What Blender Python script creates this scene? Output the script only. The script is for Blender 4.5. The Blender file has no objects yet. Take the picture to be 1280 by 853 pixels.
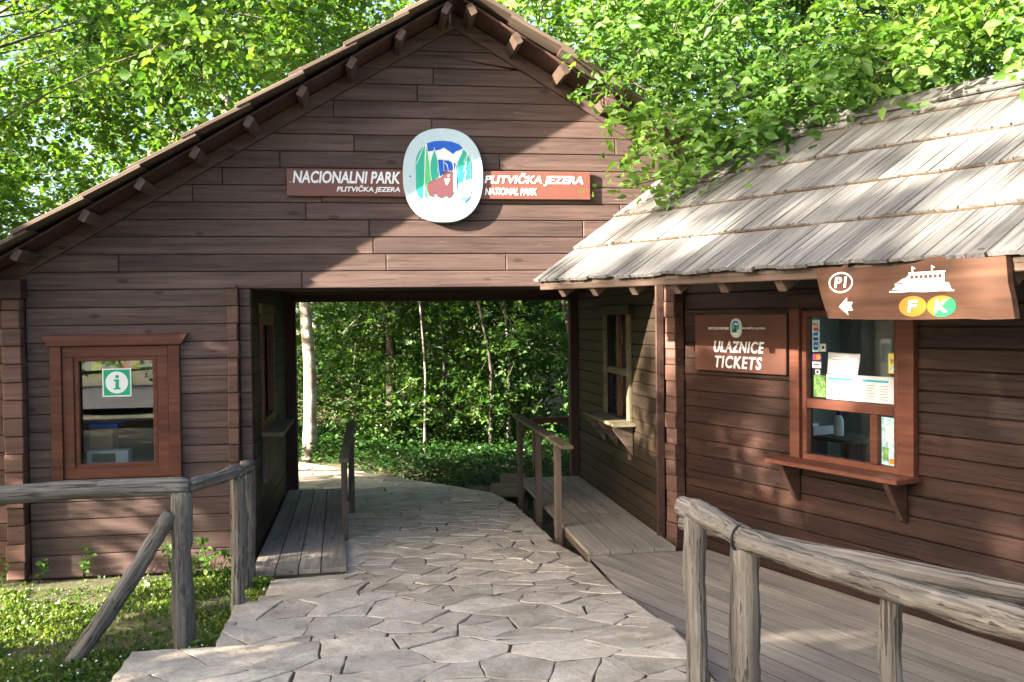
import bpy, math, random
import numpy as np
from mathutils import Vector, Matrix
random.seed(7); np.random.seed(7)
R = math.radians
SC = bpy.context.scene
COL = SC.collection

# ------------------------------------------------------------------ camera
cam_d = bpy.data.cameras.new('camera'); cam = bpy.data.objects.new('camera', cam_d); COL.objects.link(cam)
SC.camera = cam
yaw, pitch, roll, FPX = -0.1505, -0.0225, -0.0119, 1196.3
fw = Vector((-math.sin(yaw)*math.cos(pitch), math.cos(yaw)*math.cos(pitch), math.sin(pitch)))
rt = Vector((math.cos(yaw), math.sin(yaw), 0)); up = rt.cross(fw)
r2 = rt*math.cos(roll) + up*math.sin(roll); u2 = -rt*math.sin(roll) + up*math.cos(roll)
cam.matrix_world = Matrix(((r2.x, u2.x, -fw.x, 0.9246), (r2.y, u2.y, -fw.y, -7.9961), (r2.z, u2.z, -fw.z, 1.9634), (0, 0, 0, 1)))
cam_d.sensor_width = 36; cam_d.sensor_fit = 'HORIZONTAL'; cam_d.lens = FPX/1280*36
cam_d.clip_start = 0.05; cam_d.clip_end = 900

# ------------------------------------------------------------------ light
SUN_AZ, SUN_EL = 71.0, 19.5           # degrees left of the gable wall's normal, height
sd = Vector((-math.sin(R(SUN_AZ))*math.cos(R(SUN_EL)), -math.cos(R(SUN_AZ))*math.cos(R(SUN_EL)), math.sin(R(SUN_EL))))
W = bpy.data.worlds.new('World'); SC.world = W; W.use_nodes = True
nt = W.node_tree; nt.nodes.clear()
sky = nt.nodes.new('ShaderNodeTexSky'); sky.sky_type = 'NISHITA'; sky.sun_disc = False
sky.sun_elevation = R(SUN_EL); sky.sun_rotation = math.atan2(sd.x, sd.y)
sky.air_density = 0.7; sky.dust_density = 4.0; sky.ozone_density = 1.0
bg = nt.nodes.new('ShaderNodeBackground'); bg.inputs[1].default_value = 0.078
ow = nt.nodes.new('ShaderNodeOutputWorld'); nt.links.new(sky.outputs[0], bg.inputs[0]); nt.links.new(bg.outputs[0], ow.inputs[0])
sl = bpy.data.lights.new('sun', 'SUN'); sun = bpy.data.objects.new('sun', sl); COL.objects.link(sun)
sl.energy = 5.0; sl.angle = R(0.55); sl.color = (1.0, 0.90, 0.76)
sun.rotation_euler = sd.to_track_quat('Z', 'Y').to_euler(); sun.location = sd*40
SC.view_settings.view_transform = 'Standard'; SC.view_settings.look = 'None'
SC.view_settings.exposure = 3.22; SC.view_settings.gamma = 1.0; SC.view_settings.use_curve_mapping = False
SC.cycles.max_bounces = 5; SC.cycles.diffuse_bounces = 3; SC.cycles.glossy_bounces = 2; SC.cycles.transmission_bounces = 3; SC.cycles.transparent_max_bounces = 8; SC.cycles.sample_clamp_indirect = 6

# ------------------------------------------------------------------ materials
def new_mat(name):
    m = bpy.data.materials.new(name); m.use_nodes = True
    t = m.node_tree; t.nodes.clear()
    o = t.nodes.new('ShaderNodeOutputMaterial')
    return m, t, o
def N(t, typ, **kw):
    n = t.nodes.new(typ)
    for k, v in kw.items(): setattr(n, k, v)
    return n
def ramp(t, stops):
    r = t.nodes.new('ShaderNodeValToRGB'); e = r.color_ramp.elements
    while len(e) < len(stops): e.new(0.5)
    for i, (p, c) in enumerate(stops):
        e[i].position = p; e[i].color = (*c, 1) if len(c) == 3 else c
    return r
def coords(t, scale, rnd=True):
    tc = N(t, 'ShaderNodeTexCoord'); src = tc.outputs['Object']
    if rnd:
        oi = N(t, 'ShaderNodeObjectInfo')
        mu = N(t, 'ShaderNodeVectorMath', operation='SCALE'); mu.inputs[0].default_value = (37.1, 11.3, 23.7)
        t.links.new(oi.outputs['Random'], mu.inputs['Scale'])
        ad = N(t, 'ShaderNodeVectorMath', operation='ADD')
        t.links.new(src, ad.inputs[0]); t.links.new(mu.outputs[0], ad.inputs[1]); src = ad.outputs[0]
    return src
def mapped(t, src, scale):
    mp = N(t, 'ShaderNodeMapping'); mp.inputs['Scale'].default_value = scale
    t.links.new(src, mp.inputs[0]); return mp.outputs[0]
def noise(t, vec, scale, detail=5, rough=0.6, dist=0.0):
    n = N(t, 'ShaderNodeTexNoise'); n.inputs['Scale'].default_value = scale; n.inputs['Detail'].default_value = detail
    n.inputs['Roughness'].default_value = rough; n.inputs['Distortion'].default_value = dist
    t.links.new(vec, n.inputs['Vector']); return n
def mixc(t, a, b, fac, mode='MIX'):
    m = N(t, 'ShaderNodeMix', data_type='RGBA', blend_type=mode)
    for s, v in ((6, a), (7, b)):
        if hasattr(v, 'is_output'): t.links.new(v, m.inputs[s])
        else: m.inputs[s].default_value = (*v, 1)
    if hasattr(fac, 'is_output'): t.links.new(fac, m.inputs[0])
    else: m.inputs[0].default_value = fac
    return m.outputs[2]

def wood(name, dark, mid, light, rough=0.6, bump=0.35, knots=True, grain=26.0, vary=0.35, scuff=None, worn=0.0, cracks=0.0, crack_scale=60.0, spec=0.22):
    m, t, o = new_mat(name)
    src = coords(t, 1)
    g = noise(t, mapped(t, src, (0.9, grain, grain)), 1.0, 7, 0.62, 0.3)
    rp = ramp(t, [(0.25, dark), (0.5, mid), (0.78, light)]); t.links.new(g.outputs[0], rp.inputs[0])
    col = rp.outputs[0]
    big = noise(t, mapped(t, src, (0.8, 3.0, 3.0)), 1.3, 3, 0.5)
    rb = ramp(t, [(0.3, (0.62, 0.62, 0.62)), (0.7, (1.22, 1.2, 1.17))]); t.links.new(big.outputs[0], rb.inputs[0])
    col = mixc(t, col, rb.outputs[0], 0.75, 'MULTIPLY')
    hgt = g.outputs[0]
    if knots:
        v = N(t, 'ShaderNodeTexVoronoi'); v.inputs['Scale'].default_value = 1.0; v.inputs['Randomness'].default_value = 1.0
        t.links.new(mapped(t, src, (2.3, 5.5, 5.5)), v.inputs['Vector'])
        rk = ramp(t, [(0.0, (1, 1, 1)), (0.075, (1, 1, 1)), (0.13, (0, 0, 0))]); t.links.new(v.outputs['Distance'], rk.inputs[0])
        kf = N(t, 'ShaderNodeMath', operation='MULTIPLY'); kf.inputs[1].default_value = 0.65
        t.links.new(rk.outputs[0], kf.inputs[0])
        col = mixc(t, col, tuple(c*0.45 for c in dark), kf.outputs[0])
    if scuff:
        sc = noise(t, mapped(t, src, (3.0, 40.0, 40.0)), 1.6, 4, 0.7)
        rs = ramp(t, [(0.66, (0, 0, 0)), (0.74, (1, 1, 1))]); t.links.new(sc.outputs[0], rs.inputs[0])
        sf = N(t, 'ShaderNodeMath', operation='MULTIPLY'); sf.inputs[1].default_value = worn
        t.links.new(rs.outputs[0], sf.inputs[0])
        col = mixc(t, col, scuff, sf.outputs[0])
    if cracks:
        ck = noise(t, mapped(t, src, (2.2, crack_scale, crack_scale)), 1.0, 3, 0.55, 0.5)
        rc = ramp(t, [(0.36, (1, 1, 1)), (0.43, (0, 0, 0))]); t.links.new(ck.outputs[0], rc.inputs[0])
        cf = N(t, 'ShaderNodeMath', operation='MULTIPLY'); cf.inputs[1].default_value = cracks; t.links.new(rc.outputs[0], cf.inputs[0])
        col = mixc(t, col, tuple(c*0.5 for c in dark), cf.outputs[0])
        sb = N(t, 'ShaderNodeMath', operation='SUBTRACT'); t.links.new(g.outputs[0], sb.inputs[0]); t.links.new(cf.outputs[0], sb.inputs[1]); hgt = sb.outputs[0]
    oi = N(t, 'ShaderNodeObjectInfo')
    mr = N(t, 'ShaderNodeMapRange'); mr.inputs[3].default_value = 1-vary; mr.inputs[4].default_value = 1+vary
    t.links.new(oi.outputs['Random'], mr.inputs[0])
    hs = N(t, 'ShaderNodeHueSaturation'); t.links.new(col, hs.inputs['Color']); t.links.new(mr.outputs[0], hs.inputs['Value'])
    b = N(t, 'ShaderNodeBsdfPrincipled'); b.inputs['Roughness'].default_value = rough
    b.inputs['Specular IOR Level'].default_value = spec
    t.links.new(hs.outputs[0], b.inputs['Base Color'])
    bp = N(t, 'ShaderNodeBump'); bp.inputs['Strength'].default_value = bump; bp.inputs['Distance'].default_value = 0.006
    t.links.new(hgt, bp.inputs['Height']); t.links.new(bp.outputs[0], b.inputs['Normal'])
    t.links.new(b.outputs[0], o.inputs[0]); return m

def plain(name, col, rough=0.6, var=0.15, scale=6.0, bump=0.0, spec=0.4, metal=0.0):
    m, t, o = new_mat(name); src = coords(t, 1, True)
    n = noise(t, src, scale, 5, 0.6)
    r = ramp(t, [(0.3, tuple(c*(1-var) for c in col)), (0.7, tuple(min(1, c*(1+var)) for c in col))]); t.links.new(n.outputs[0], r.inputs[0])
    b = N(t, 'ShaderNodeBsdfPrincipled'); b.inputs['Roughness'].default_value = rough; b.inputs['Specular IOR Level'].default_value = spec
    b.inputs['Metallic'].default_value = metal
    t.links.new(r.outputs[0], b.inputs['Base Color'])
    if bump:
        bp = N(t, 'ShaderNodeBump'); bp.inputs['Strength'].default_value = bump; bp.inputs['Distance'].default_value = 0.01
        t.links.new(n.outputs[0], bp.inputs['Height']); t.links.new(bp.outputs[0], b.inputs['Normal'])
    t.links.new(b.outputs[0], o.inputs[0]); return m

def stone_mat(name):
    m, t, o = new_mat(name); src = coords(t, 1, True)
    a = noise(t, src, 4.0, 6, 0.65); r = ramp(t, [(0.28, (0.32, 0.265, 0.195)), (0.5, (0.49, 0.42, 0.335)), (0.72, (0.62, 0.555, 0.465))]); t.links.new(a.outputs[0], r.inputs[0])
    f = noise(t, src, 38.0, 6, 0.7); rf = ramp(t, [(0.3, (0.72, 0.72, 0.72)), (0.7, (1.15, 1.15, 1.15))]); t.links.new(f.outputs[0], rf.inputs[0])
    col = mixc(t, r.outputs[0], rf.outputs[0], 0.8, 'MULTIPLY')
    s = noise(t, src, 9.0, 4, 0.6, 0.6); rs = ramp(t, [(0.6, (0, 0, 0)), (0.75, (0.5, 0.5, 0.5))]); t.links.new(s.outputs[0], rs.inputs[0])
    col = mixc(t, col, (0.20, 0.15, 0.10), rs.outputs[0])
    oi = N(t, 'ShaderNodeObjectInfo'); mr = N(t, 'ShaderNodeMapRange'); mr.inputs[3].default_value = 0.74; mr.inputs[4].default_value = 1.2
    t.links.new(oi.outputs['Random'], mr.inputs[0])
    hs = N(t, 'ShaderNodeHueSaturation'); t.links.new(col, hs.inputs['Color']); t.links.new(mr.outputs[0], hs.inputs['Value'])
    b = N(t, 'ShaderNodeBsdfPrincipled'); b.inputs['Roughness'].default_value = 0.72
    t.links.new(hs.outputs[0], b.inputs['Base Color'])
    ad = N(t, 'ShaderNodeMath', operation='ADD'); t.links.new(a.outputs[0], ad.inputs[0])
    ml = N(t, 'ShaderNodeMath', operation='MULTIPLY'); ml.inputs[1].default_value = 0.35; t.links.new(f.outputs[0], ml.inputs[0]); t.links.new(ml.outputs[0], ad.inputs[1])
    bp = N(t, 'ShaderNodeBump'); bp.inputs['Strength'].default_value = 0.55; bp.inputs['Distance'].default_value = 0.03
    t.links.new(ad.outputs[0], bp.inputs['Height']); t.links.new(bp.outputs[0], b.inputs['Normal'])
    t.links.new(b.outputs[0], o.inputs[0]); return m

def soil_mat(name, c1, c2, c3, scale=3.0):
    m, t, o = new_mat(name); src = coords(t, 1, False)
    a = noise(t, src, scale, 6, 0.65); f = noise(t, src, scale*14, 5, 0.7)
    r = ramp(t, [(0.32, c1), (0.5, c2), (0.68, c3)]); t.links.new(a.outputs[0], r.inputs[0])
    rf = ramp(t, [(0.3, (0.55, 0.55, 0.55)), (0.7, (1.25, 1.25, 1.25))]); t.links.new(f.outputs[0], rf.inputs[0])
    col = mixc(t, r.outputs[0], rf.outputs[0], 0.85, 'MULTIPLY')
    b = N(t, 'ShaderNodeBsdfPrincipled'); b.inputs['Roughness'].default_value = 0.9; t.links.new(col, b.inputs['Base Color'])
    bp = N(t, 'ShaderNodeBump'); bp.inputs['Strength'].default_value = 0.7; bp.inputs['Distance'].default_value = 0.03
    t.links.new(f.outputs[0], bp.inputs['Height']); t.links.new(bp.outputs[0], b.inputs['Normal'])
    t.links.new(b.outputs[0], o.inputs[0]); return m

def leaf_mat(name, cols, trans=0.45, rough=0.45):
    m, t, o = new_mat(name)
    ge = N(t, 'ShaderNodeNewGeometry')
    r = ramp(t, [(i/(len(cols)-1), c) for i, c in enumerate(cols)]); t.links.new(ge.outputs['Random Per Island'], r.inputs[0])
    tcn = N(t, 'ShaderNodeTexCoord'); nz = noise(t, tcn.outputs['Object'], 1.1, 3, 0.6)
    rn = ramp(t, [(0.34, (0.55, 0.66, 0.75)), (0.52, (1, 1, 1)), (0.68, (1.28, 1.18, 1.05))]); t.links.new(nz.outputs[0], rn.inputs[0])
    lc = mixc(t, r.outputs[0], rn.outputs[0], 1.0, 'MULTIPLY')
    d = N(t, 'ShaderNodeBsdfPrincipled'); d.inputs['Roughness'].default_value = rough; d.inputs['Specular IOR Level'].default_value = 0.3
    t.links.new(lc, d.inputs['Base Color'])
    tr = N(t, 'ShaderNodeBsdfTranslucent')
    tc = mixc(t, lc, (1.45, 1.5, 0.6), 1.0, 'MULTIPLY'); t.links.new(tc, tr.inputs['Color'])
    mx = N(t, 'ShaderNodeMixShader'); mx.inputs[0].default_value = trans
    t.links.new(d.outputs[0], mx.inputs[1]); t.links.new(tr.outputs[0], mx.inputs[2])
    t.links.new(mx.outputs[0], o.inputs[0]); return m

def glass_mat(name, tint=(0.9, 0.93, 0.92), refl=0.16):
    m, t, o = new_mat(name)
    tr = N(t, 'ShaderNodeBsdfTransparent'); tr.inputs[0].default_value = (*tint, 1)
    gl = N(t, 'ShaderNodeBsdfGlossy'); gl.inputs['Roughness'].default_value = 0.01; gl.inputs[0].default_value = (1, 1, 1, 1)
    lf_ = N(t, 'ShaderNodeLayerWeight'); lf_.inputs[0].default_value = 0.5
    lw = N(t, 'ShaderNodeMath', operation='POWER'); lw.inputs[1].default_value = 4.0; t.links.new(lf_.outputs['Facing'], lw.inputs[0])
    ad = N(t, 'ShaderNodeMath', operation='ADD'); ad.inputs[1].default_value = refl; ad.use_clamp = True
    t.links.new(lw.outputs[0], ad.inputs[0])
    mx = N(t, 'ShaderNodeMixShader'); t.links.new(ad.outputs[0], mx.inputs[0]); t.links.new(tr.outputs[0], mx.inputs[1]); t.links.new(gl.outputs[0], mx.inputs[2])
    t.links.new(mx.outputs[0], o.inputs[0]); return m

def bark_mat(name, c1, c2, c3, stretch=(14, 14, 2.0), patch=None):
    m, t, o = new_mat(name); src = coords(t, 1, True)
    a = noise(t, mapped(t, src, stretch), 1.0, 6, 0.65, 0.4)
    r = ramp(t, [(0.3, c1), (0.5, c2), (0.72, c3)]); t.links.new(a.outputs[0], r.inputs[0]); col = r.outputs[0]
    if patch:
        p = noise(t, src, 5.0, 4, 0.6); rp = ramp(t, [(0.5, (0, 0, 0)), (0.6, (1, 1, 1))]); t.links.new(p.outputs[0], rp.inputs[0])
        col = mixc(t, col, patch, rp.outputs[0])
    b = N(t, 'ShaderNodeBsdfPrincipled'); b.inputs['Roughness'].default_value = 0.85; t.links.new(col, b.inputs['Base Color'])
    bp = N(t, 'ShaderNodeBump'); bp.inputs['Strength'].default_value = 0.7; bp.inputs['Distance'].default_value = 0.02
    t.links.new(a.outputs[0], bp.inputs['Height']); t.links.new(bp.outputs[0], b.inputs['Normal'])
    t.links.new(b.outputs[0], o.inputs[0]); return m

M = {}
M['wall'] = wood('stained wall boards', (0.060, 0.038, 0.031), (0.100, 0.064, 0.054), (0.148, 0.097, 0.083), 0.7, 0.45, vary=0.18, scuff=(0.34, 0.26, 0.21), worn=0.55, cracks=0.4, crack_scale=60)
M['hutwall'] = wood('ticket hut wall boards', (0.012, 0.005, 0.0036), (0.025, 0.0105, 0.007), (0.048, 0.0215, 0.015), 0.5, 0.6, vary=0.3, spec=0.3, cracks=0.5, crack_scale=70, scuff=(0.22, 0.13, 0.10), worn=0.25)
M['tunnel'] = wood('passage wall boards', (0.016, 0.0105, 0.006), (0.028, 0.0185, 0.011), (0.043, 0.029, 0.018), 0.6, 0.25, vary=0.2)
M['beam'] = wood('dark stained beam', (0.035, 0.018, 0.014), (0.06, 0.032, 0.025), (0.09, 0.05, 0.04), 0.6, 0.35, vary=0.2)
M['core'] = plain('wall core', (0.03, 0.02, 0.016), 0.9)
M['stub'] = wood('log end posts', (0.07, 0.036, 0.028), (0.115, 0.062, 0.048), (0.165, 0.095, 0.075), 0.6, 0.4, vary=0.3)
M['trim'] = wood('red brown window trim', (0.065, 0.023, 0.015), (0.108, 0.039, 0.025), (0.15, 0.058, 0.038), 0.45, 0.2, knots=False, vary=0.08)
M['deck'] = wood('weathered deck boards', (0.19, 0.165, 0.138), (0.275, 0.242, 0.205), (0.34, 0.305, 0.262), 0.8, 0.35, vary=0.12, cracks=0.35, crack_scale=60)
M['rail'] = wood('brown handrail', (0.07, 0.05, 0.037), (0.115, 0.083, 0.064), (0.165, 0.122, 0.097), 0.65, 0.3, vary=0.12)
M['moss'] = wood('greenish weathered rail top', (0.085, 0.073, 0.042), (0.135, 0.115, 0.07), (0.19, 0.165, 0.105), 0.75, 0.4, knots=False, vary=0.1)
M['shake'] = wood('weathered roof shakes', (0.07, 0.067, 0.062), (0.145, 0.14, 0.133), (0.215, 0.21, 0.201), 0.9, 0.8, knots=False, grain=40, vary=0.26, cracks=0.6, crack_scale=46)
M['oldshake'] = wood('old roof boards', (0.055, 0.039, 0.029), (0.105, 0.076, 0.057), (0.165, 0.122, 0.093), 0.8, 0.6, knots=False, vary=0.25)
M['purlin'] = wood('roof purlins', (0.052, 0.034, 0.025), (0.088, 0.058, 0.043), (0.13, 0.09, 0.068), 0.7, 0.35, vary=0.15)
M['log'] = wood('grey weathered logs', (0.060, 0.052, 0.045), (0.16, 0.142, 0.122), (0.30, 0.275, 0.245), 0.9, 1.0, grain=60, vary=0.10, cracks=0.8, crack_scale=75)
M['slabwood'] = wood('live edge sign board', (0.036, 0.016, 0.009), (0.075, 0.034, 0.019), (0.125, 0.064, 0.038), 0.5, 0.2, grain=14, vary=0.0)
M['signbrown'] = plain('brown sign paint', (0.15, 0.055, 0.040), 0.4, 0.1)
M['signdark'] = plain('dark brown sign paint', (0.11, 0.048, 0.035), 0.35, 0.08)
M['white'] = plain('white paint', (0.80, 0.80, 0.78), 0.45, 0.03)
M['paper'] = plain('paper', (0.52, 0.53, 0.55), 0.6, 0.03)
M['greyprint'] = plain('grey print', (0.20, 0.20, 0.22), 0.6, 0.05)
M['tealprint'] = plain('teal print', (0.03, 0.32, 0.42), 0.5, 0.05)
M['navy'] = plain('navy', (0.03, 0.03, 0.16), 0.5)
M['skyblue'] = plain('strong blue paint', (0.01, 0.10, 0.52), 0.4, 0.03)
M['teal'] = plain('teal green paint', (0.03, 0.42, 0.28), 0.4, 0.03)
M['lime'] = plain('light green paint', (0.10, 0.60, 0.20), 0.4, 0.03)
M['mint'] = plain('pale mint paint', (0.55, 0.78, 0.66), 0.4, 0.03)
M['paleblue'] = plain('pale blue rim paint', (0.50, 0.62, 0.64), 0.4, 0.03)
M['bear'] = plain('bear brown paint', (0.12, 0.045, 0.05), 0.4, 0.05)
M['water'] = plain('water blue paint', (0.10, 0.28, 0.55), 0.4, 0.03)
M['orange'] = plain('orange paint', (0.55, 0.19, 0.02), 0.4, 0.03)
M['green'] = plain('sign green paint', (0.02, 0.30, 0.09), 0.4, 0.03)
M['infogreen'] = plain('information green', (0.01, 0.36, 0.16), 0.4, 0.03)
M['red'] = plain('red print', (0.62, 0.03, 0.03), 0.4, 0.03)
M['yellow'] = plain('yellow print', (0.75, 0.62, 0.12), 0.4, 0.03)
M['leafprint'] = plain('green leafy print', (0.14, 0.26, 0.08), 0.4, 0.8, 60)
M['photoprint'] = plain('pale blue photo print', (0.35, 0.55, 0.62), 0.4, 0.7, 35)
M['black'] = plain('black', (0.012, 0.012, 0.012), 0.5)
M['cable'] = plain('grey cable', (0.35, 0.33, 0.3), 0.5)
M['mossshade'] = plain('mossy gap shadow at shake ends', (0.055, 0.036, 0.02), 0.95, 0.6, 30, 0.6)
M['metal'] = plain('dull metal', (0.35, 0.35, 0.35), 0.35, metal=0.9)
M['card'] = plain('cardboard', (0.30, 0.17, 0.08), 0.8)
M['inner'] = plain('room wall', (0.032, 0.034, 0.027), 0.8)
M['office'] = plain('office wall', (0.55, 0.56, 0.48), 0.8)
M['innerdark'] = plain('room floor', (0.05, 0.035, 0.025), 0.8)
M['blind'] = plain('curtain green', (0.08, 0.22, 0.12), 0.8)
M['glass'] = glass_mat('window glass', refl=0.045)
M['glassL'] = glass_mat('information window glass', refl=0.12)
M['stone'] = stone_mat('flagstone')
M['bed'] = soil_mat('path bed', (0.028, 0.018, 0.011), (0.055, 0.038, 0.026), (0.15, 0.125, 0.10), 2.6)
M['soil'] = soil_mat('ground soil', (0.05, 0.055, 0.018), (0.09, 0.085, 0.03), (0.17, 0.115, 0.07), 0.9)
M['asphalt'] = soil_mat('asphalt', (0.04, 0.04, 0.042), (0.055, 0.055, 0.057), (0.07, 0.07, 0.07), 1.5)
M['concrete'] = plain('old stone edging', (0.30, 0.28, 0.24), 0.85, 0.35, 8, 0.6)
M['bark'] = bark_mat('bark', (0.028, 0.022, 0.016), (0.06, 0.048, 0.036), (0.11, 0.09, 0.07))
M['birch'] = bark_mat('pale bark', (0.16, 0.13, 0.10), (0.42, 0.37, 0.31), (0.60, 0.55, 0.48), (4, 4, 9), (0.20, 0.15, 0.11))
M['greybark'] = bark_mat('grey bark', (0.07, 0.06, 0.05), (0.15, 0.13, 0.11), (0.24, 0.21, 0.18))
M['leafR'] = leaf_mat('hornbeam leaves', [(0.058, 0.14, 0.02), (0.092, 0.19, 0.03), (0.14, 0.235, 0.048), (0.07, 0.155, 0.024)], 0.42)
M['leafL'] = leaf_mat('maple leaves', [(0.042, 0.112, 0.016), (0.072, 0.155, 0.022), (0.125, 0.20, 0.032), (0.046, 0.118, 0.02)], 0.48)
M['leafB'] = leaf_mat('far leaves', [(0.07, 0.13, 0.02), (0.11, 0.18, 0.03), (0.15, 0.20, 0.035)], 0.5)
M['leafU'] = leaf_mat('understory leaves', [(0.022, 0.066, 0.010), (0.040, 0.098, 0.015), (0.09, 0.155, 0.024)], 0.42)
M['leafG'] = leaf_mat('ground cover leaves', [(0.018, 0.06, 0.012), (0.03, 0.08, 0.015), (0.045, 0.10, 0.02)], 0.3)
M['grass'] = leaf_mat('lawn leaves', [(0.06, 0.115, 0.016), (0.095, 0.165, 0.024), (0.135, 0.195, 0.036), (0.16, 0.165, 0.055)], 0.33)
M['petal'] = plain('white petals', (0.75, 0.75, 0.72), 0.6, 0.05)

# ------------------------------------------------------------------ object helpers
WM = {}
def _link(o, parent, Mw):
    COL.objects.link(o)
    WM[o.name] = Mw.copy()
    if parent is not None:
        o.parent = parent; o.matrix_basis = WM[parent.name].inverted() @ Mw
    else: o.matrix_basis = Mw
    return o
def tag(o, label=None, cat=None, group=None, kind=None):
    if label: o['label'] = label
    if cat: o['category'] = cat
    if group: o['group'] = group
    if kind: o['kind'] = kind
    return o
def thing(name, loc, label, cat, group=None, kind=None):
    o = bpy.data.objects.new(name, None); o.empty_display_size = 0.2
    _link(o, None, Matrix.Translation(loc)); return tag(o, label, cat, group, kind)
def mesh_obj(name, verts, faces, mat, parent=None, Mw=None, smooth=False):
    me = bpy.data.meshes.new(name); me.from_pydata(verts, [], faces); me.update()
    if mat is not None: me.materials.append(mat)
    if smooth:
        me.polygons.foreach_set('use_smooth', [True]*len(me.polygons))
    o = bpy.data.objects.new(name, me)
    return _link(o, parent, Mw if Mw is not None else Matrix.Identity(4))
class Frame:
    # local x = ex, local y = inward (away from the viewer of this face), local z = ez
    def __init__(s, o, ex, inward):
        s.o = Vector(o); s.ex = Vector(ex).normalized(); s.iy = Vector(inward).normalized(); s.ez = s.ex.cross(s.iy)
    def pt(s, u, d, v): return s.o + s.ex*u + s.iy*d + s.ez*v
    def mat(s, u, d, v):
        p = s.pt(u, d, v); a, b, c = s.ex, s.iy, s.ez
        return Matrix(((a.x, b.x, c.x, p.x), (a.y, b.y, c.y, p.y), (a.z, b.z, c.z, p.z), (0, 0, 0, 1)))
    def off(s, d): return Frame(s.pt(0, d, 0), s.ex, s.iy)
def inset(poly, g):
    # polygon (counter-clockwise), convex: move every edge inward by g
    n = len(poly); out = []
    for i in range(n):
        p0 = Vector(poly[i-1]); p1 = Vector(poly[i]); p2 = Vector(poly[(i+1) % n])
        d1 = (p1-p0).normalized(); d2 = (p2-p1).normalized()
        n1 = Vector((-d1.y, d1.x)); n2 = Vector((-d2.y, d2.x))
        den = 1+n1.dot(n2)
        out.append(p1 + (n1+n2)*(g/max(den, 0.3)))
    return [(q.x, q.y) for q in out]
def area(poly):
    return 0.5*sum(poly[i][0]*poly[(i+1) % len(poly)][1]-poly[(i+1) % len(poly)][0]*poly[i][1] for i in range(len(poly)))
def clip(poly, a, b, c):
    # keep a*x+b*y <= c
    out = []; n = len(poly)
    for i in range(n):
        p, q = poly[i], poly[(i+1) % n]; dp = a*p[0]+b*p[1]-c; dq = a*q[0]+b*q[1]-c
        if dp <= 0: out.append(p)
        if (dp < 0 < dq) or (dq < 0 < dp):
            t = dp/(dp-dq); out.append((p[0]+(q[0]-p[0])*t, p[1]+(q[1]-p[1])*t))
    res = []
    for p in out:
        if not res or abs(p[0]-res[-1][0])+abs(p[1]-res[-1][1]) > 1e-5: res.append(p)
    if len(res) > 1 and abs(res[0][0]-res[-1][0])+abs(res[0][1]-res[-1][1]) < 1e-5: res.pop()
    return res
def slab(name, parent, fr, poly, y0, y1, mat, bev=0.004, gap=0.0):
    # extruded polygon in a frame: front face at depth y0, back at y1 (y0 < y1)
    if len(poly) < 3: return None
    if area(poly) < 0: poly = poly[::-1]
    if gap: poly = inset(poly, gap)
    n = len(poly); cu = sum(p[0] for p in poly)/n; cv = sum(p[1] for p in poly)/n
    P = [(p[0]-cu, p[1]-cv) for p in poly]
    D = y1-y0; V = []; Fc = []
    if bev > 0:
        I = inset(P, bev)
        V += [(x, 0, z) for x, z in I]; V += [(x, bev, z) for x, z in P]; V += [(x, D, z) for x, z in P]
        Fc.append(list(range(n)))
        for r in (0, n):
            for i in range(n):
                j = (i+1) % n; Fc.append([r+i, r+n+i, r+n+j, r+j])
        Fc.append([2*n+i for i in range(n)][::-1])
    else:
        V += [(x, 0, z) for x, z in P]; V += [(x, D, z) for x, z in P]
        Fc.append(list(range(n)))
        for i in range(n):
            j = (i+1) % n; Fc.append([i, n+i, n+j, j])
        Fc.append([n+i for i in range(n)][::-1])
    return mesh_obj(name, V, Fc, mat, parent, fr.mat(cu, y0, cv))
def rect(u0, v0, u1, v1): return [(u0, v0), (u1, v0), (u1, v1), (u0, v1)]
def ellipse(cu, cv, ru, rv, n=28, p=2.0):
    out = []
    for i in range(n):
        a = 2*math.pi*i/n; c, s = math.cos(a), math.sin(a)
        out.append((cu+ru*math.copysign(abs(c)**(2/p), c), cv+rv*math.copysign(abs(s)**(2/p), s)))
    return out
def beam(name, parent, p0, p1, w, h, mat, upv=(0, 0, 1), bev=0.005):
    # box from p0 to p1 (centre line), w = sideways, h = along upv; long axis is local x
    p0, p1 = Vector(p0), Vector(p1); ex = (p1-p0); L = ex.length; ex.normalize()
    ey = Vector(upv).cross(ex).normalized(); ez = ex.cross(ey)
    b = min(bev, w*0.3, h*0.3); a, c = w/2, h/2
    sec = [(-a+b, -c), (a-b, -c), (a, -c+b), (a, c-b), (a-b, c), (-a+b, c), (-a, c-b), (-a, -c+b)]
    V = [(-L/2, y, z) for y, z in sec]+[(L/2, y, z) for y, z in sec]
    Fc = [[i, (i+1) % 8, 8+(i+1) % 8, 8+i][::-1] for i in range(8)]+[list(range(8)), list(range(15, 7, -1))]
    Fc = [f[::-1] for f in Fc]
    m = (p0+p1)/2
    return mesh_obj(name, V, Fc, mat, parent, Matrix(((ex.x, ey.x, ez.x, m.x), (ex.y, ey.y, ez.y, m.y), (ex.z, ey.z, ez.z, m.z), (0, 0, 0, 1))))
def boxes(name, parent, bl, mat, Mw=None):
    V, Fc = [], []
    for (x0, y0, z0, x1, y1, z1) in bl:
        b = len(V)
        V += [(x0, y0, z0), (x1, y0, z0), (x1, y1, z0), (x0, y1, z0), (x0, y0, z1), (x1, y0, z1), (x1, y1, z1), (x0, y1, z1)]
        Fc += [[b+i for i in f] for f in ((3, 2, 1, 0), (4, 5, 6, 7), (0, 1, 5, 4), (1, 2, 6, 5), (2, 3, 7, 6), (3, 0, 4, 7))]
    return mesh_obj(name, V, Fc, mat, parent, Mw)
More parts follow.
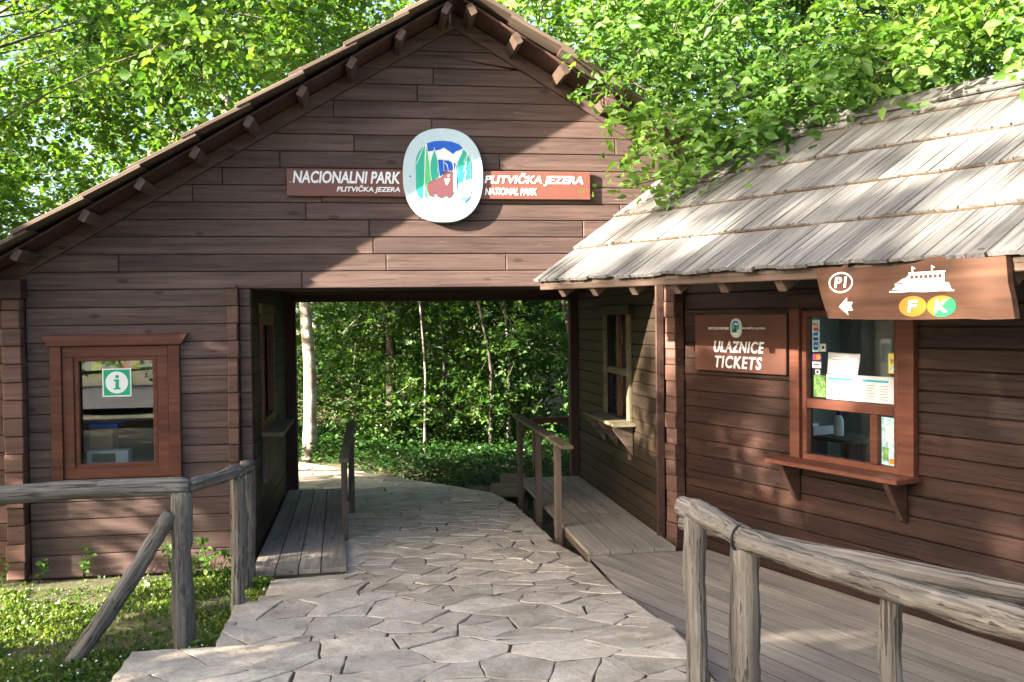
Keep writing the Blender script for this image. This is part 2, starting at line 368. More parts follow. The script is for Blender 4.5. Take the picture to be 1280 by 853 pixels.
def tube_arrays(pts, rad, sides, rough=0.0, seed=0, cap=True):
    rs = np.random.RandomState(seed); pts = np.array(pts, float); n = len(pts); V = []; Fc = []
    T = np.gradient(pts, axis=0); T /= np.linalg.norm(T, axis=1)[:, None]+1e-9
    ref = np.array([0.0, 0, 1]) if abs(T[0][2]) < 0.9 else np.array([1.0, 0, 0])
    ph = rs.rand(3)*6.28
    for i in range(n):
        a = np.cross(ref, T[i]); a /= np.linalg.norm(a)+1e-9; b = np.cross(T[i], a)
        for k in range(sides):
            th = 2*math.pi*k/sides
            r = rad[i]*(1+rough*(0.5*math.sin(3*th+ph[0]+i*0.6)+0.4*math.sin(2*th+ph[1]-i*0.35)+rs.uniform(-0.5, 0.5)))
            V.append(tuple(pts[i]+r*(math.cos(th)*a+math.sin(th)*b)))
    for i in range(n-1):
        for k in range(sides):
            j = (k+1) % sides; Fc.append([i*sides+k, i*sides+j, (i+1)*sides+j, (i+1)*sides+k])
    if cap:
        Fc.append(list(range(sides))[::-1]); Fc.append([(n-1)*sides+k for k in range(sides)])
    return V, Fc
def log(name, parent, p0, p1, r0, r1, mat, bend=0.02, seed=1, rings=34, sides=16, rough=0.10, label=None):
    p0, p1 = Vector(p0), Vector(p1); ex = p1-p0; L = ex.length; ex.normalize()
    upv = Vector((0, 0, 1)) if abs(ex.z) < 0.9 else Vector((1, 0, 0))
    ey = upv.cross(ex).normalized(); ez = ex.cross(ey); rs = np.random.RandomState(seed); ph = rs.rand(4)*6.28
    pts, rad = [], []
    for i in range(rings):
        f = i/(rings-1)
        w = math.sin(math.pi*f)
        pts.append((f*L-L/2, bend*(math.sin(2.2*f*3.14+ph[0])*w), bend*(math.sin(3.1*f+ph[1])*w)))
        e = min(f, 1-f)*rings
        rr = r0+(r1-r0)*f
        rr *= 1+0.05*math.sin(f*9+ph[2])+rs.uniform(-0.03, 0.03)
        if e < 0.5: rr *= 0.93
        rad.append(rr)
    V, Fc = tube_arrays(pts, rad, sides, rough, seed)
    for q in range(max(1, int(L*2.2))):            # branch stubs and dents
        kx, ka, kh = rs.uniform(-L/2, L/2), rs.uniform(0, 6.28), rs.uniform(-0.12, 0.28)*r0
        for i, v in enumerate(V):
            a = math.atan2(v[2], v[1]); da = (a-ka+math.pi) % (2*math.pi)-math.pi
            g_ = math.exp(-((v[0]-kx)/0.035)**2-(da/0.55)**2)*kh
            if abs(g_) > 1e-4:
                h_ = math.hypot(v[1], v[2]) or 1; V[i] = (v[0], v[1]*(1+g_/h_), v[2]*(1+g_/h_))
    m = (p0+p1)/2
    o = mesh_obj(name, V, Fc, mat, parent, Matrix(((ex.x, ey.x, ez.x, m.x), (ex.y, ey.y, ez.y, m.y), (ex.z, ey.z, ez.z, m.z), (0, 0, 0, 1))), smooth=True)
    if label: o['label'] = label
    return o
def text(name, parent, fr, s, u0, v0, u1, v1, d, mat, bold=0.02, shear=0.18, ex=0.02, space=1.0):
    c = bpy.data.curves.new(name, 'FONT'); c.body = s; c.size = 1; c.shear = shear; c.offset = bold; c.extrude = ex; c.space_character = space; c.resolution_u = 4
    tmp = bpy.data.objects.new('tmp', c); COL.objects.link(tmp)
    dg = bpy.context.evaluated_depsgraph_get(); dg.update()
    me = bpy.data.meshes.new_from_object(tmp.evaluated_get(dg)); bpy.data.objects.remove(tmp); bpy.data.curves.remove(c)
    n = len(me.vertices); co = np.empty(n*3); me.vertices.foreach_get('co', co); co = co.reshape(-1, 3)
    lo, hi = co.min(0), co.max(0)
    x = (co[:, 0]-(lo[0]+hi[0])/2)/(hi[0]-lo[0])*(u1-u0); y = (co[:, 1]-(lo[1]+hi[1])/2)/(hi[1]-lo[1])*(v1-v0)
    z = np.where(co[:, 2] > 0, 0.0015, -0.0015)
    me.vertices.foreach_set('co', np.stack([x, -z, y], 1).ravel()); me.update()
    me.materials.clear(); me.materials.append(mat)
    me.name = name
    o = bpy.data.objects.new(name, me)
    return _link(o, parent, fr.mat((u0+u1)/2, d, (v0+v1)/2))

def wall_rows(parent, fr, u0, u1, zs, mat, holes=(), lim=None, thick=0.03, joints=(1.2, 2.6), gap=0.005, splits=None):
    """horizontal boards; zs = list of row boundaries (ascending); lim(u0,u1,z0,z1)->poly clips"""
    for r in range(len(zs)-1):
        z0, z1 = zs[r], zs[r+1]
        hl = [h for h in holes if h[1] < z1-1e-4 and h[3] > z0+1e-4]
        segs = []
        if hl:
            h = hl[0]
            segs = [(u0, h[0], z0, z1), (h[2], u1, z0, z1)]
            if z1-h[3] > 0.012: segs.append((h[0], h[2], h[3], z1))
            if h[1]-z0 > 0.012: segs.append((h[0], h[2], z0, h[1]))
        else: segs = [(u0, u1, z0, z1)]
        for (a, b, c, d) in segs:
            if b-a < 0.02: continue
            cuts = [a]
            if joints and b-a > joints[0]*1.3:
                x = a+random.uniform(0.3, joints[1])
                while x < b-0.3: cuts.append(x); x += random.uniform(*joints)
            cuts.append(b)
            for i in range(len(cuts)-1):
                poly = rect(cuts[i], c, cuts[i+1], d)
                if lim: poly = lim(poly)
                if len(poly) < 3 or abs(area(poly)) < 0.004: continue
                dz = random.uniform(-0.003, 0.002)
                slab('plank', parent, fr, poly, dz, thick, mat, 0.005, gap/2)

# ------------------------------------------------------------------ ground heights
def sst(a, b, x):
    t = min(1, max(0, (x-a)/(b-a))); return t*t*(3-2*t)
def path_h(x, y):
    w = 0.012+0.55*sst(1.2, 2.3, x)
    z = 0.10*(1-sst(-1.45-w, -1.45+w, y)) + 0.10*(1-sst(-2.62-w, -2.62+w, y))
    z += 0.11*(1-sst(-4.25-w, -4.25+w, y))
    return z - 0.02*sst(1.0, 6.0, y)
RB = [(2.60, -6.5), (2.58, -3.6), (2.68, -2.35), (2.64, -1.7), (2.70, -0.9), (2.66, -0.35), (2.55, 0.1), (2.50, 1.2), (2.44, 2.15), (2.33, 2.75), (1.77, 3.52), (0.81, 4.75), (-0.16, 6.0), (-1.6, 7.2)]
def left_x(y):
    if y < -2.62: return -0.32
    if y < -1.45: return 0.09
    if y < -0.42: return 0.16
    if y < 3.15: return 0.72-0.11*(y+0.42)/3.57
    return -3.5
def in_path(x, y):
    if x < left_x(y): return False
    if y < RB[0][1] or y > 7.2: return False
    for (a, b), (c, d) in zip(RB, RB[1:]):
        if b <= y <= d: return x <= a+(c-a)*(y-b)/(d-b)
    return False
def lawn_z(x, y):
    z = -0.035
    z += 0.13*(1-sst(-3.6, -1.3, y)) + 0.12*(1-sst(-6.0, -4.0, y))
    z += 0.02*math.sin(x*2.3+1)*math.sin(y*2.9)
    return z
def ground_z(x, y):
    if y < -0.05 or x < -1.9:
        z = lawn_z(x, y)
        if x > left_x(y)-0.02 and y > -6.5: z = min(z, path_h(x, y)-0.07)
        if x > 2.4: z = -0.13 if y > -5.5 else 0.0
    else:
        z = -0.09
        if 2.48 < x < 7 and y < 3.3: z = -0.30
        if y > 3.3:
            z = -0.12+0.5*sst(7.5, 14, y)+1.2*sst(12, 30, y)
            if not in_path(x, y): z += 0.05*math.sin(x*1.7)*math.sin(y*1.3)+0.06*sst(3.4, 5.5, y+0.75*(x-1.5))
    return z + (0.35*sst(10, 40, abs(x)))
def axis(lo, hi, step, far):
    a = list(np.arange(lo, hi+1e-6, step)); s = step; x = hi
    while x < far: s *= 1.5; x += s; a.append(x)
    s = step; x = lo; b = []
    while x > -far: s *= 1.5; x -= s; b.append(x)
    return b[::-1]+a
gx = axis(-3.6, 6.0, 0.12, 420); gy = axis(-6.6, 9.0, 0.12, 420)
V = [(x, y, ground_z(x, y)) for y in gy for x in gx]; nx = len(gx)
Fc = [[j*nx+i, j*nx+i+1, (j+1)*nx+i+1, (j+1)*nx+i] for j in range(len(gy)-1) for i in range(nx-1)]
tag(mesh_obj('ground', V, Fc, M['soil'], None, None, True), 'bare soil and mossy ground around the wooden entrance buildings', 'ground', kind='structure')

rdv = [(-60, -18.5, 0.345), (60, -18.5, 0.345), (60, -11.5, 0.325), (-60, -11.5, 0.325)]
tag(mesh_obj('road', rdv, [[0, 1, 2, 3]], M['asphalt']), 'grey asphalt road behind the forecourt', 'road', kind='structure')
# flagstone path -----------------------------------------------------------
pv, pf = [], []
ys = list(np.arange(-6.5, 7.2, 0.06)); cols = 26
for y in ys:
    l = left_x(y); 
    r = 2.5
    for (a, b), (c, d) in zip(RB, RB[1:]):
        if b <= y <= d: r = a+(c-a)*(y-b)/(d-b)
    for i in range(cols+1):
        x = l+(r-l)*i/cols; pv.append((x, y, path_h(x, y)-0.0055+0.0015*math.sin(x*9)*math.sin(y*11)))
for j in range(len(ys)-1):
    for i in range(cols): pf.append([j*(cols+1)+i, j*(cols+1)+i+1, (j+1)*(cols+1)+i+1, (j+1)*(cols+1)+i])
path = mesh_obj('stone_path', pv, pf, M['bed'], None, None, True)
tag(path, 'crazy paved path of pale grey flagstones leading through the passage', 'path', kind='structure')
def make_stones():
    out = []
    regs = [(-6.4, -4.25, 6, 0.0), (-4.25, -2.62, 34, 0), (-2.62, -1.45, 36, 0), (-1.45, 3.1, 190, 0), (3.1, 6.9, 60, 0)]
    for (ya, yb, cnt, _) in regs:
        xa = left_x((ya+yb)/2); seeds = []; tries = 0
        if ya > 3: xa = -1.6
        AS = 1.45
        area_tot = 2.5*(yb-ya); dmin = 0.78*math.sqrt(area_tot/cnt)
        while len(seeds) < cnt and tries < 9000:
            tries += 1; x = random.uniform(xa, 2.75); y = random.uniform(ya, yb)
            if not in_path(x, y): continue
            dm = dmin*random.choice((0.6, 0.85, 1.0, 1.15))*(1 if tries < 5000 else 0.7)
            if all(((x-a)**2+((y-b)*AS)**2) > dm*dm*AS for a, b in seeds): seeds.append((x, y))
        for (x, y) in seeds:
            poly = [(x-0.75, max(ya, y-0.6)), (x+0.75, max(ya, y-0.6)), (x+0.75, min(yb, y+0.6)), (x-0.75, min(yb, y+0.6))]
            nb = sorted(seeds, key=lambda q: (q[0]-x)**2+((q[1]-y)*AS)**2)[1:22]
            for (a, b) in nb:
                dx, dy = a-x, (b-y)*AS*AS
                mx, my = (a+x)/2, (b+y)/2
                poly = clip(poly, dx, dy, dx*mx+dy*my)
                if len(poly) < 3: break
            if len(poly) < 3: continue
            lx = left_x(y)+(random.uniform(-0.07, 0.03) if y < -0.45 else 0)
            if ya < 3: poly = clip(poly, -1, 0, -lx)
            best = min(zip(RB, RB[1:]), key=lambda s: ((s[0][0]+s[1][0])/2-x)**2+((s[0][1]+s[1][1])/2-y)**2)
            (a, b), (c, d) = best; nxv, nyv = (d-b), -(c-a)
            poly = clip(poly, nxv, nyv, nxv*a+nyv*b)
            if len(poly) < 3 or abs(area(poly)) < 0.004: continue
            A_ = abs(area(poly))
            if A_ > 0.05 and random.random() < 0.55:
                cx = sum(p[0] for p in poly)/len(poly)+random.uniform(-0.05, 0.05); cy = sum(p[1] for p in poly)/len(poly)+random.uniform(-0.03, 0.03)
                th = random.uniform(0, math.pi); a_, b_ = math.cos(th), math.sin(th)
                for sg_ in (1, -1):
                    q = clip(poly, sg_*a_, sg_*b_, sg_*(a_*cx+b_*cy))
                    if len(q) > 2 and abs(area(q)) > 0.003: out.append(q)
            else: out.append(poly)
    return out
stones = make_stones()
def stone_obj(poly, parent, raw=False):
    if area(poly) < 0: poly = poly[::-1]
    cx = sum(p[0] for p in poly)/len(poly); cy = sum(p[1] for p in poly)/len(poly)
    poly = inset(poly, random.choice((0.002, 0.003, 0.004, 0.005, 0.007, 0.010)))
    pts = []
    n = len(poly)
    for i in range(n):
        a, b = poly[i], poly[(i+1) % n]; L = math.hypot(b[0]-a[0], b[1]-a[1])
        if L < 0.025: pts.append(a); continue
        k = max(1, int(round(L/0.075)))
        for q in range(k):
            f = q/k; j = 0.007 if q else 0.004
            pts.append((a[0]+(b[0]-a[0])*f+random.uniform(-j, j), a[1]+(b[1]-a[1])*f+random.uniform(-j, j)))
    n = len(pts)
    if n < 3: return None
    tx, ty = random.uniform(-0.006, 0.006), random.uniform(-0.006, 0.006); dz = random.uniform(-0.003, 0.005)
    hz = path_h(cx, cy)
    def top(x, y):
        f_ = sst(1.2, 1.9, cx)
        return hz+f_*(path_h(cx+(x-cx)*0.94, cy+(y-cy)*0.94)-hz)+dz+tx*(x-cx)+ty*(y-cy)
    V = []
    for (x, y) in pts:
        f = 1-0.005/max(0.06, math.hypot(x-cx, y-cy))
        V.append((f*(x-cx), f*(y-cy), top(x, y)-hz+random.uniform(-0.0025, 0.0025)))
    for (x, y) in pts: V.append((x-cx, y-cy, top(x, y)-hz-0.005))
    for (x, y) in pts: V.append((x-cx, y-cy, -0.10))
    V.append((0, 0, dz+random.uniform(-0.002, 0.004)))
    Fc = [[i, (i+1) % n, 3*n] for i in range(n)]
    for r in (0, n): Fc += [[r+i, r+n+i, r+n+(i+1) % n, r+(i+1) % n] for i in range(n)]
    if raw: return [(v[0]+cx, v[1]+cy, v[2]+hz) for v in V], Fc
    return mesh_obj('flagstone', V, Fc, M['stone'], parent, Matrix.Translation((cx, cy, hz)))
def shown(poly):      # how large a stone shows from the forecourt
    cx = sum(p[0] for p in poly)/len(poly); cy = sum(p[1] for p in poly)/len(poly)
    return abs(area(poly))/(cy+8.2)**3 if cy > -4.3 else 0
stones.sort(key=shown, reverse=True)
for s_ in stones[:298]: stone_obj(s_, path)
sv, sfc = [], []
for s_ in stones[298:]:
    r_ = stone_obj(s_, path, True)
    if r_:
        b_ = len(sv); sv += r_[0]; sfc += [[b_+i for i in f] for f in r_[1]]
if sv: tag(mesh_obj('small_stones', sv, sfc, M['stone'], path), kind='stuff')
# ------------------------------------------------------------------ entrance house (gabled passage building)
RX = 1.68
house = thing('entrance_house', (RX, 0, 0), 'brown timber gabled entrance building with an open passage through its middle', 'building')
FR = Frame((0, 0, 0), (1, 0, 0), (0, 1, 0))                       # front wall: u = X, v = Z
PIT = 0.14; Z0 = 2.237
def rake_lim(poly):
    poly = clip(poly, -0.597, 1, 3.385); poly = clip(poly, 0.597, 1, 3.385+0.597*2*RX); return poly
# wall core behind the boards
def core_wall(name, fr, polys, d0, d1):
    V, Fc = [], []
    for poly in polys:
        if area(poly) < 0: poly = poly[::-1]
        b = len(V); n = len(poly)
        V += [(u, d0, v) for u, v in poly]+[(u, d1, v) for u, v in poly]
        Fc.append([b+i for i in range(n)]); Fc.append([b+n+i for i in range(n)][::-1])
        for i in range(n): Fc.append([b+i, b+n+i, b+n+(i+1) % n, b+(i+1) % n])
    return mesh_obj(name, V, Fc, M['core'], house, fr.mat(0, 0, 0))
WIN = (-1.44, 0.77, -0.65, 1.77)     # opening of the information window
XL, XR = -1.72, 5.08
gpoly = rake_lim(rect(XL, Z0, XR, 5.0))
fw_core = core_wall('front_wall', FR, [gpoly, rect(XL, -0.06, WIN[0], Z0-0.001), rect(WIN[2], -0.06, -0.004, Z0-0.001), rect(WIN[0]+.001, WIN[3], WIN[2]-.001, Z0-0.001), rect(WIN[0]+.001, -0.06, WIN[2]-.001, WIN[1])], 0.022, 0.085)
zs_up = [Z0+PIT*i for i in range(0, 17)]
wall_rows(fw_core, FR, XL, XR, zs_up, M['wall'], (), rake_lim, 0.02, (0.9, 2.9))
zs_dn = [Z0-PIT*i for i in range(16, -1, -1)]; zs_dn[0] = -0.045
wall_rows(fw_core, FR, XL+0.0, -0.185, zs_dn, M['wall'], [WIN], None, 0.02, None)
wall_rows(fw_core, FR, -0.095, -0.002, zs_dn, M['wall'], (), None, 0.02, None)
# vertical log-end posts on the front wall
def log_end_post(parent, fr, u0, u1, z0, z1, d0, d1, mat, pit=PIT, name='corner_post'):
    pc = slab(name, parent, fr, rect(u0+0.012, z0, u1-0.012, z1), d0+0.02, d1, M['core'], 0)
    z = z0; i = 0
    while z < z1-0.02:
        h = min(pit, z1-z); a = random.uniform(-0.006, 0.006); b = random.uniform(-0.006, 0.006); dd = random.uniform(-0.008, 0.008)
        slab('log_end', pc, fr, rect(u0+a, z, u1+b, z+h), d0+dd, d1-0.002, mat, 0.006, 0.0025); z += pit
    return pc
log_end_post(house, FR, -0.188, -0.098, 0.0, 2.27, -0.075, -0.006, M['stub'])
log_end_post(house, FR, -1.865, -1.725, -0.02, 2.17, -0.10, 0.06, M['stub'])
log_end_post(house, FR, -2.05, -1.90, -0.02, 2.17, 0.05, 0.2, M['stub'])
beam('beam_end', house, (-2.1, -0.06, 2.245), (-1.70, -0.06, 2.245), 0.20, 0.15, M['beam'])
# rake boards following the roof slope
for sx in (-1, 1):
    pts = [(RX, 4.385), (RX, 4.505), (RX+sx*3.75, 4.505-0.597*3.75), (RX+sx*3.75, 4.385-0.597*3.75)]
    slab('rake_board', house, FR, pts, -0.038, -0.004, M['wall'], 0.005)
# roof: shingle courses on sheathing, both slopes
roof = mesh_obj('roof', [(RX, -0.40, 4.515), (RX-3.9, -0.40, 4.515-2.34), (RX-3.9, 3.85, 4.515-2.34), (RX, 3.85, 4.515), (RX+3.9, -0.40, 4.515-2.34), (RX+3.9, 3.85, 4.515-2.34),
                         (RX, -0.40, 4.535), (RX-3.9, -0.40, 4.535-2.34), (RX-3.9, 3.85, 4.535-2.34), (RX, 3.85, 4.535), (RX+3.9, -0.40, 4.535-2.34), (RX+3.9, 3.85, 4.535-2.34)],
                [[0, 1, 2, 3], [0, 3, 5, 4], [6, 9, 8, 7], [6, 10, 11, 9], [0, 6, 7, 1], [0, 4, 10, 6], [2, 8, 9, 3], [3, 9, 11, 5], [1, 7, 8, 2], [4, 5, 11, 10]], M['beam'], house)
sl_len = 1/math.cos(math.atan(0.6))
for sx in (-1, 1):
    for c in range(10):
        xa = 0.40*c; xb = xa+0.50
        if xb > 4.05: break
        y = -0.555+random.uniform(-0.012, 0.012)
        while y < 3.85:
            w = random.uniform(0.32, 0.55); y1 = min(3.87, y+w)
            lift = 0.014
            za = 4.60-0.6*xa-0.022; zb = 4.60-0.6*xb+0.010+random.uniform(-0.004, 0.006)
            p0 = Vector((RX+sx*xa, (y+y1)/2, za)); p1 = Vector((RX+sx*(xb+random.uniform(-0.012, 0.012)), (y+y1)/2, zb))
            beam('shingle', roof, p0, p1, y1-y-0.006, 0.030, M['oldshake'], (0, 0, 1), 0.004); y = y1
beam('ridge_board', roof, (RX, -0.57, 4.625), (RX, 3.88, 4.625), 0.16, 0.025, M['oldshake'])
for sx in (-1, 1):
    for xo in (0.10, 0.46, 0.84, 1.22, 1.62, 2.02, 2.42, 2.82, 3.30):
        z = 4.515-0.6*xo-0.050
        px = RX+sx*xo
        beam('purlin', house, (px, -0.47, z), (px, 3.7, z), 0.052, 0.09, M['purlin'], (-sx*0.6, 0, 1) if sx > 0 else (0.6*1, 0, 1))
# lintel and portal frame
beam('lintel', house, (-0.02, 0.13, Z0+0.05), (3.50, 0.13, Z0+0.05), 0.085, 0.12, M['beam'])
YF = 3.30
fb = Frame((0, YF, 0), (1, 0, 0), (0, 1, 0))
core_wall('back_wall', fb, [rake_lim(rect(XL, 2.19, XR, 5.0)), rect(XL, -0.05, -0.03, 2.189), rect(3.47, -0.05, XR, 2.189)], 0.0, 0.10)
beam('back_post', house, (0.045, YF-0.04, -0.05), (0.045, YF-0.04, 2.20), 0.15, 0.13, M['beam'], (0, 1, 0))
beam('back_post', house, (3.375, YF-0.04, -0.05), (3.375, YF-0.04, 2.20), 0.10, 0.13, M['beam'], (0, 1, 0))
beam('back_lintel', house, (-0.03, YF-0.04, 2.25), (3.45, YF-0.04, 2.25), 0.14, 0.12, M['beam'])
for yb in (0.9, 1.9, 2.8):
    beam('ceiling_joist', house, (-0.03, yb, 2.33), (3.47, yb, 2.33), 0.08, 0.12, M['beam'])
# outer side walls and inner floor slabs
boxes('side_wall', house, [(XL-0.0, 0.09, -0.05, XL+0.08, YF, 2.37)], M['beam'])
# passage walls
FTL = Frame((0, 0, 0), (0, 1, 0), (-1, 0, 0)); FTR = Frame((3.42, 0, 0), (0, -1, 0), (1, 0, 0))
HL = (0.62, 1.02, 1.68, 2.02); HR = (-1.86, 0.96, -0.86, 2.0)
ltw = core_wall('passage_left_wall', FTL, [rect(0.09, -0.06, HL[0], 2.36), rect(HL[2], -0.06, YF-0.02, 2.36), rect(HL[0]+.001, HL[3], HL[2]-.001, 2.36), rect(HL[0]+.001, -0.06, HL[2]-.001, HL[1])], 0.022, 0.08)
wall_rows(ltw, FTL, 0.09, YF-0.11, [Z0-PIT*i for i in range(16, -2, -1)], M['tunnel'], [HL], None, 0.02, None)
rtw = core_wall('passage_right_wall', FTR, [rect(-YF+0.02, -0.06, HR[0], 2.36), rect(HR[2], -0.06, -0.02, 2.36), rect(HR[0]+.001, HR[3], HR[2]-.001, 2.36), rect(HR[0]+.001, -0.06, HR[2]-.001, HR[1])], 0.022, 0.08)
zt = [0.055+0.119*i for i in range(20)]
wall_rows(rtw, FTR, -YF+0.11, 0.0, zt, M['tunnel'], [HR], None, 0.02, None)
# windows -----------------------------------------------------------------
def frame_bars(parent, fr, h, w, d0, d1, mat, name='frame_bar', skip=()):
    u0, v0, u1, v1 = h
    for k, r in (('b', rect(u0, v0, u1, v0+w)), ('t', rect(u0, v1-w, u1, v1)), ('l', rect(u0, v0+w, u0+w, v1-w)), ('r', rect(u1-w, v0+w, u1, v1-w))):
        if k not in skip: slab(name, parent, fr, r, d0, d1, mat, 0.004)
def window_root(name, parent, fr, h, d, mat):
    return slab(name, parent, fr, h, d, d+0.006, mat, 0)
w1 = window_root('window', house, FR, (rect(WIN[0]+0.05, WIN[1]+0.05, WIN[2]-0.05, WIN[3]-0.05)), 0.035, M['glassL'])
w1['label'] = 'information window with red brown frame in the front wall'
cap = [(-1.60, 1.885), (-1.555, 1.80), (-0.545, 1.79), (-0.49, 1.88)]
slab('window_head', w1, FR, [(-1.555, 1.795), (-0.545, 1.795), (-0.49, 1.885), (-1.60, 1.885)], -0.05, -0.008, M['trim'])
slab('casing', w1, FR, [(-1.54, 0.60), (-1.455, 0.66), (-1.455, 1.793), (-1.54, 1.793)], -0.035, -0.006, M['trim'])
slab('casing', w1, FR, [(-0.648, 0.66), (-0.56, 0.60), (-0.56, 1.793), (-0.648, 1.793)], -0.035, -0.006, M['trim'])
frame_bars(w1, FR, (-1.453, 0.74, -0.650, 1.79), 0.085, -0.020, 0.02, M['trim'])
frame_bars(w1, FR, (-1.366, 0.822, -0.737, 1.708), 0.036, -0.012, 0.024, M['trim'], 'sash_bar')
slab('sill', w1, FR, rect(-1.45, 0.70, -0.65, 0.738), -0.045, 0.0, M['trim'])
w2 = window_root('window', house, FTR, rect(HR[0]+0.05, HR[1]+0.05, HR[2]-0.05, HR[3]-0.05), 0.05, M['glass'])
w2['label'] = 'narrow window with shelf in the right passage wall'
slab('window_head', w2, FTR, rect(-2.0, 2.0, -0.80, 2.095), -0.045, -0.004, M['tunnel'])
slab('casing', w2, FTR, rect(-0.955, 0.975, -0.86, 1.998), -0.03, -0.003, M['moss'])
slab('casing', w2, FTR, rect(-1.87, 0.975, -1.775, 1.998), -0.03, -0.003, M['moss'])
slab('mid_rail', w2, FTR, rect(-1.77, 1.40, -0.96, 1.465), -0.012, 0.04, M['moss'])
slab('sash_bar', w2, FTR, rect(-1.42, 1.467, -1.36, 1.99), 0.0, 0.04, M['trim'])
slab('sash_bar', w2, FTR, rect(-1.42, 0.98, -1.36, 1.398), 0.0, 0.04, M['trim'])
sh = beam('shelf', w2, (3.305, 0.72, 0.955), (3.305, 1.98, 0.955), 0.22, 0.03, M['moss'])
for yy in (0.82, 1.36, 1.88):
    fbk = Frame((3.41, yy-0.02, 0), (1, 0, 0), (0, 1, 0))
    slab('bracket', sh, fbk, [(0, 0.66), (0, 0.938), (-0.19, 0.938), (-0.19, 0.90)], 0, 0.04, M['rail'])
w3 = window_root('window', house, FTL, rect(HL[0]+0.05, HL[1]+0.05, HL[2]-0.05, HL[3]-0.05), 0.05, M['glass'])
w3['label'] = 'dim window with dark red frame in the left passage wall'
frame_bars(w3, FTL, (HL[0]-0.02, HL[1]-0.02, HL[2]+0.02, HL[3]+0.02), 0.10, -0.02, 0.04, M['trim'])
slab('window_head', w3, FTL, rect(HL[0]-0.1, HL[3]+0.022, HL[2]+0.1, HL[3]+0.11), -0.03, -0.003, M['moss'])
sh3 = beam('shelf', w3, (0.10, 0.55, 0.985), (0.10, 1.75, 0.985), 0.19, 0.035, M['moss'])
slab('shelf_panel', sh3, FTL, rect(0.62, 0.55, 1.68, 0.965), -0.045, -0.004, M['rail'])
beam('handle', w3, (0.035, 0.72, 1.42), (0.035, 0.72, 1.56), 0.012, 0.02, M['metal'])
# rooms behind the glass
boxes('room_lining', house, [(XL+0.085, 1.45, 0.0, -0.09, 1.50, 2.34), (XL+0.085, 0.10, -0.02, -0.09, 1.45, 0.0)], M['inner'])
for i, mname in enumerate(('blind', 'yellow', 'blind', 'leafprint', 'red', 'yellow', 'blind', 'leafprint')):
    slab('valance_strip', w1, FR, rect(-1.33+0.075*i, 1.60, -1.33+0.075*(i+1)-0.002, 1.67), 0.06, 0.064, M[mname], 0)

# ------------------------------------------------------------------ ticket hut
HA = R(19.0); HC = Vector((3.52, 0.05, 0))
HT = Vector((math.sin(HA), -math.cos(HA), 0)); HN = Vector((-math.cos(HA), -math.sin(HA), 0))
FH = Frame(HC, HT, -HN)
S_END = 5.0
hut = thing('ticket_hut', HC+HT*2.4, 'dark brown ticket hut with shake roof beside the passage', 'building')
HW = (1.62, 0.93, 2.46, 1.99)
def hut_core(name, polys, d0, d1, mat=None):
    V, Fc = [], []
    for poly in polys:
        b = len(V); n = len(poly)
        V += [(u, d0, v) for u, v in poly]+[(u, d1, v) for u, v in poly]
        Fc.append([b+i for i in range(n)]); Fc.append([b+n+i for i in range(n)][::-1])
        for i in range(n): Fc.append([b+i, b+n+i, b+n+(i+1) % n, b+(i+1) % n])
    return mesh_obj(name, V, Fc, mat or M['core'], hut, FH.mat(0, 0, 0))
hw = hut_core('front_wall', [rect(0.10, -0.12, HW[0], 3.05), rect(HW[2], -0.12, S_END, 3.05), rect(HW[0]+.001, HW[3], HW[2]-.001, 3.05), rect(HW[0]+.001, -0.12, HW[2]-.001, HW[1])], 0.022, 0.08)
hz = [-0.135+0.135*i for i in range(0, 20)]; hz[0] = -0.08
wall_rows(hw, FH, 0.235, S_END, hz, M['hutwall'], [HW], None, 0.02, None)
log_end_post(hut, FH, -0.085, 0.060, -0.06, 2.32, -0.03, 0.10, M['stub'], 0.135)
log_end_post(hut, FH, 0.085, 0.232, -0.06, 2.30, -0.10, -0.004, M['stub'], 0.135)
slab('corner_trim', hut, FTR, rect(0.012, 0.05, 0.045, 2.25), -0.035, 0.03, M['beam'])
boxes('back_room', hut, [(0.1, 1.9, -0.12, 0.5, 1.96, 2.3), (4.6, 1.9, -0.12, S_END, 1.96, 2.3), (2.55, 1.9, -0.12, 2.75, 1.96, 2.3), (0.5, 1.9, -0.12, 0.8, 1.96, 2.3), (0.8, 1.9, -0.12, 2.55, 1.96, 0.85), (2.75, 1.9, -0.12, 4.6, 1.96, 0.85), (0.1, 0.081, -0.12, 0.16, 1.9, 2.4), (S_END-.06, 0.081, -0.12, S_END, 1.9, 2.4)], M['office'], FH.mat(0, 0, 0))  # wide unseen back wall openings, made to let daylight into the office
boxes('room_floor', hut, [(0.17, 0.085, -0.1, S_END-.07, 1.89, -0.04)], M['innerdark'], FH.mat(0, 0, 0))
# eave height sags a little along the roof
def hz_roof(s, k): return 2.262-0.013*s+(0.70-0.013*s)*k     # top surface; k = plan distance up from the eave
EO = 1.38
def rp(s, k, dz=0.0): return HC+HT*s+HN*(EO-k)+Vector((0, 0, hz_roof(s, k)+dz))
KR = 1.68
sh_v = [rp(0.14, 0.03, -0.05), rp(S_END+.2, 0.03, -0.05), rp(S_END+.2, KR, -0.05), rp(0.14, KR, -0.05)]
sh_t = [v+Vector((0, 0, 0.022)) for v in sh_v]
bk = HC+HN*(-2.15); 
def rb(s, k, dz=0.0): return HC+HT*s+HN*(EO-KR-k)+Vector((0, 0, hz_roof(s, KR)-0.55*k+dz))
def strip_pts(s0, s1, k0, k1): return [rb(s0, k0, -0.05), rb(s1, k0, -0.05), rb(s1, k1, -0.05), rb(s0, k1, -0.05)]
HV, HF = [tuple(v) for v in sh_v+sh_t], [[3, 2, 1, 0], [4, 5, 6, 7], [0, 1, 5, 4], [0, 4, 7, 3], [1, 2, 6, 5]]
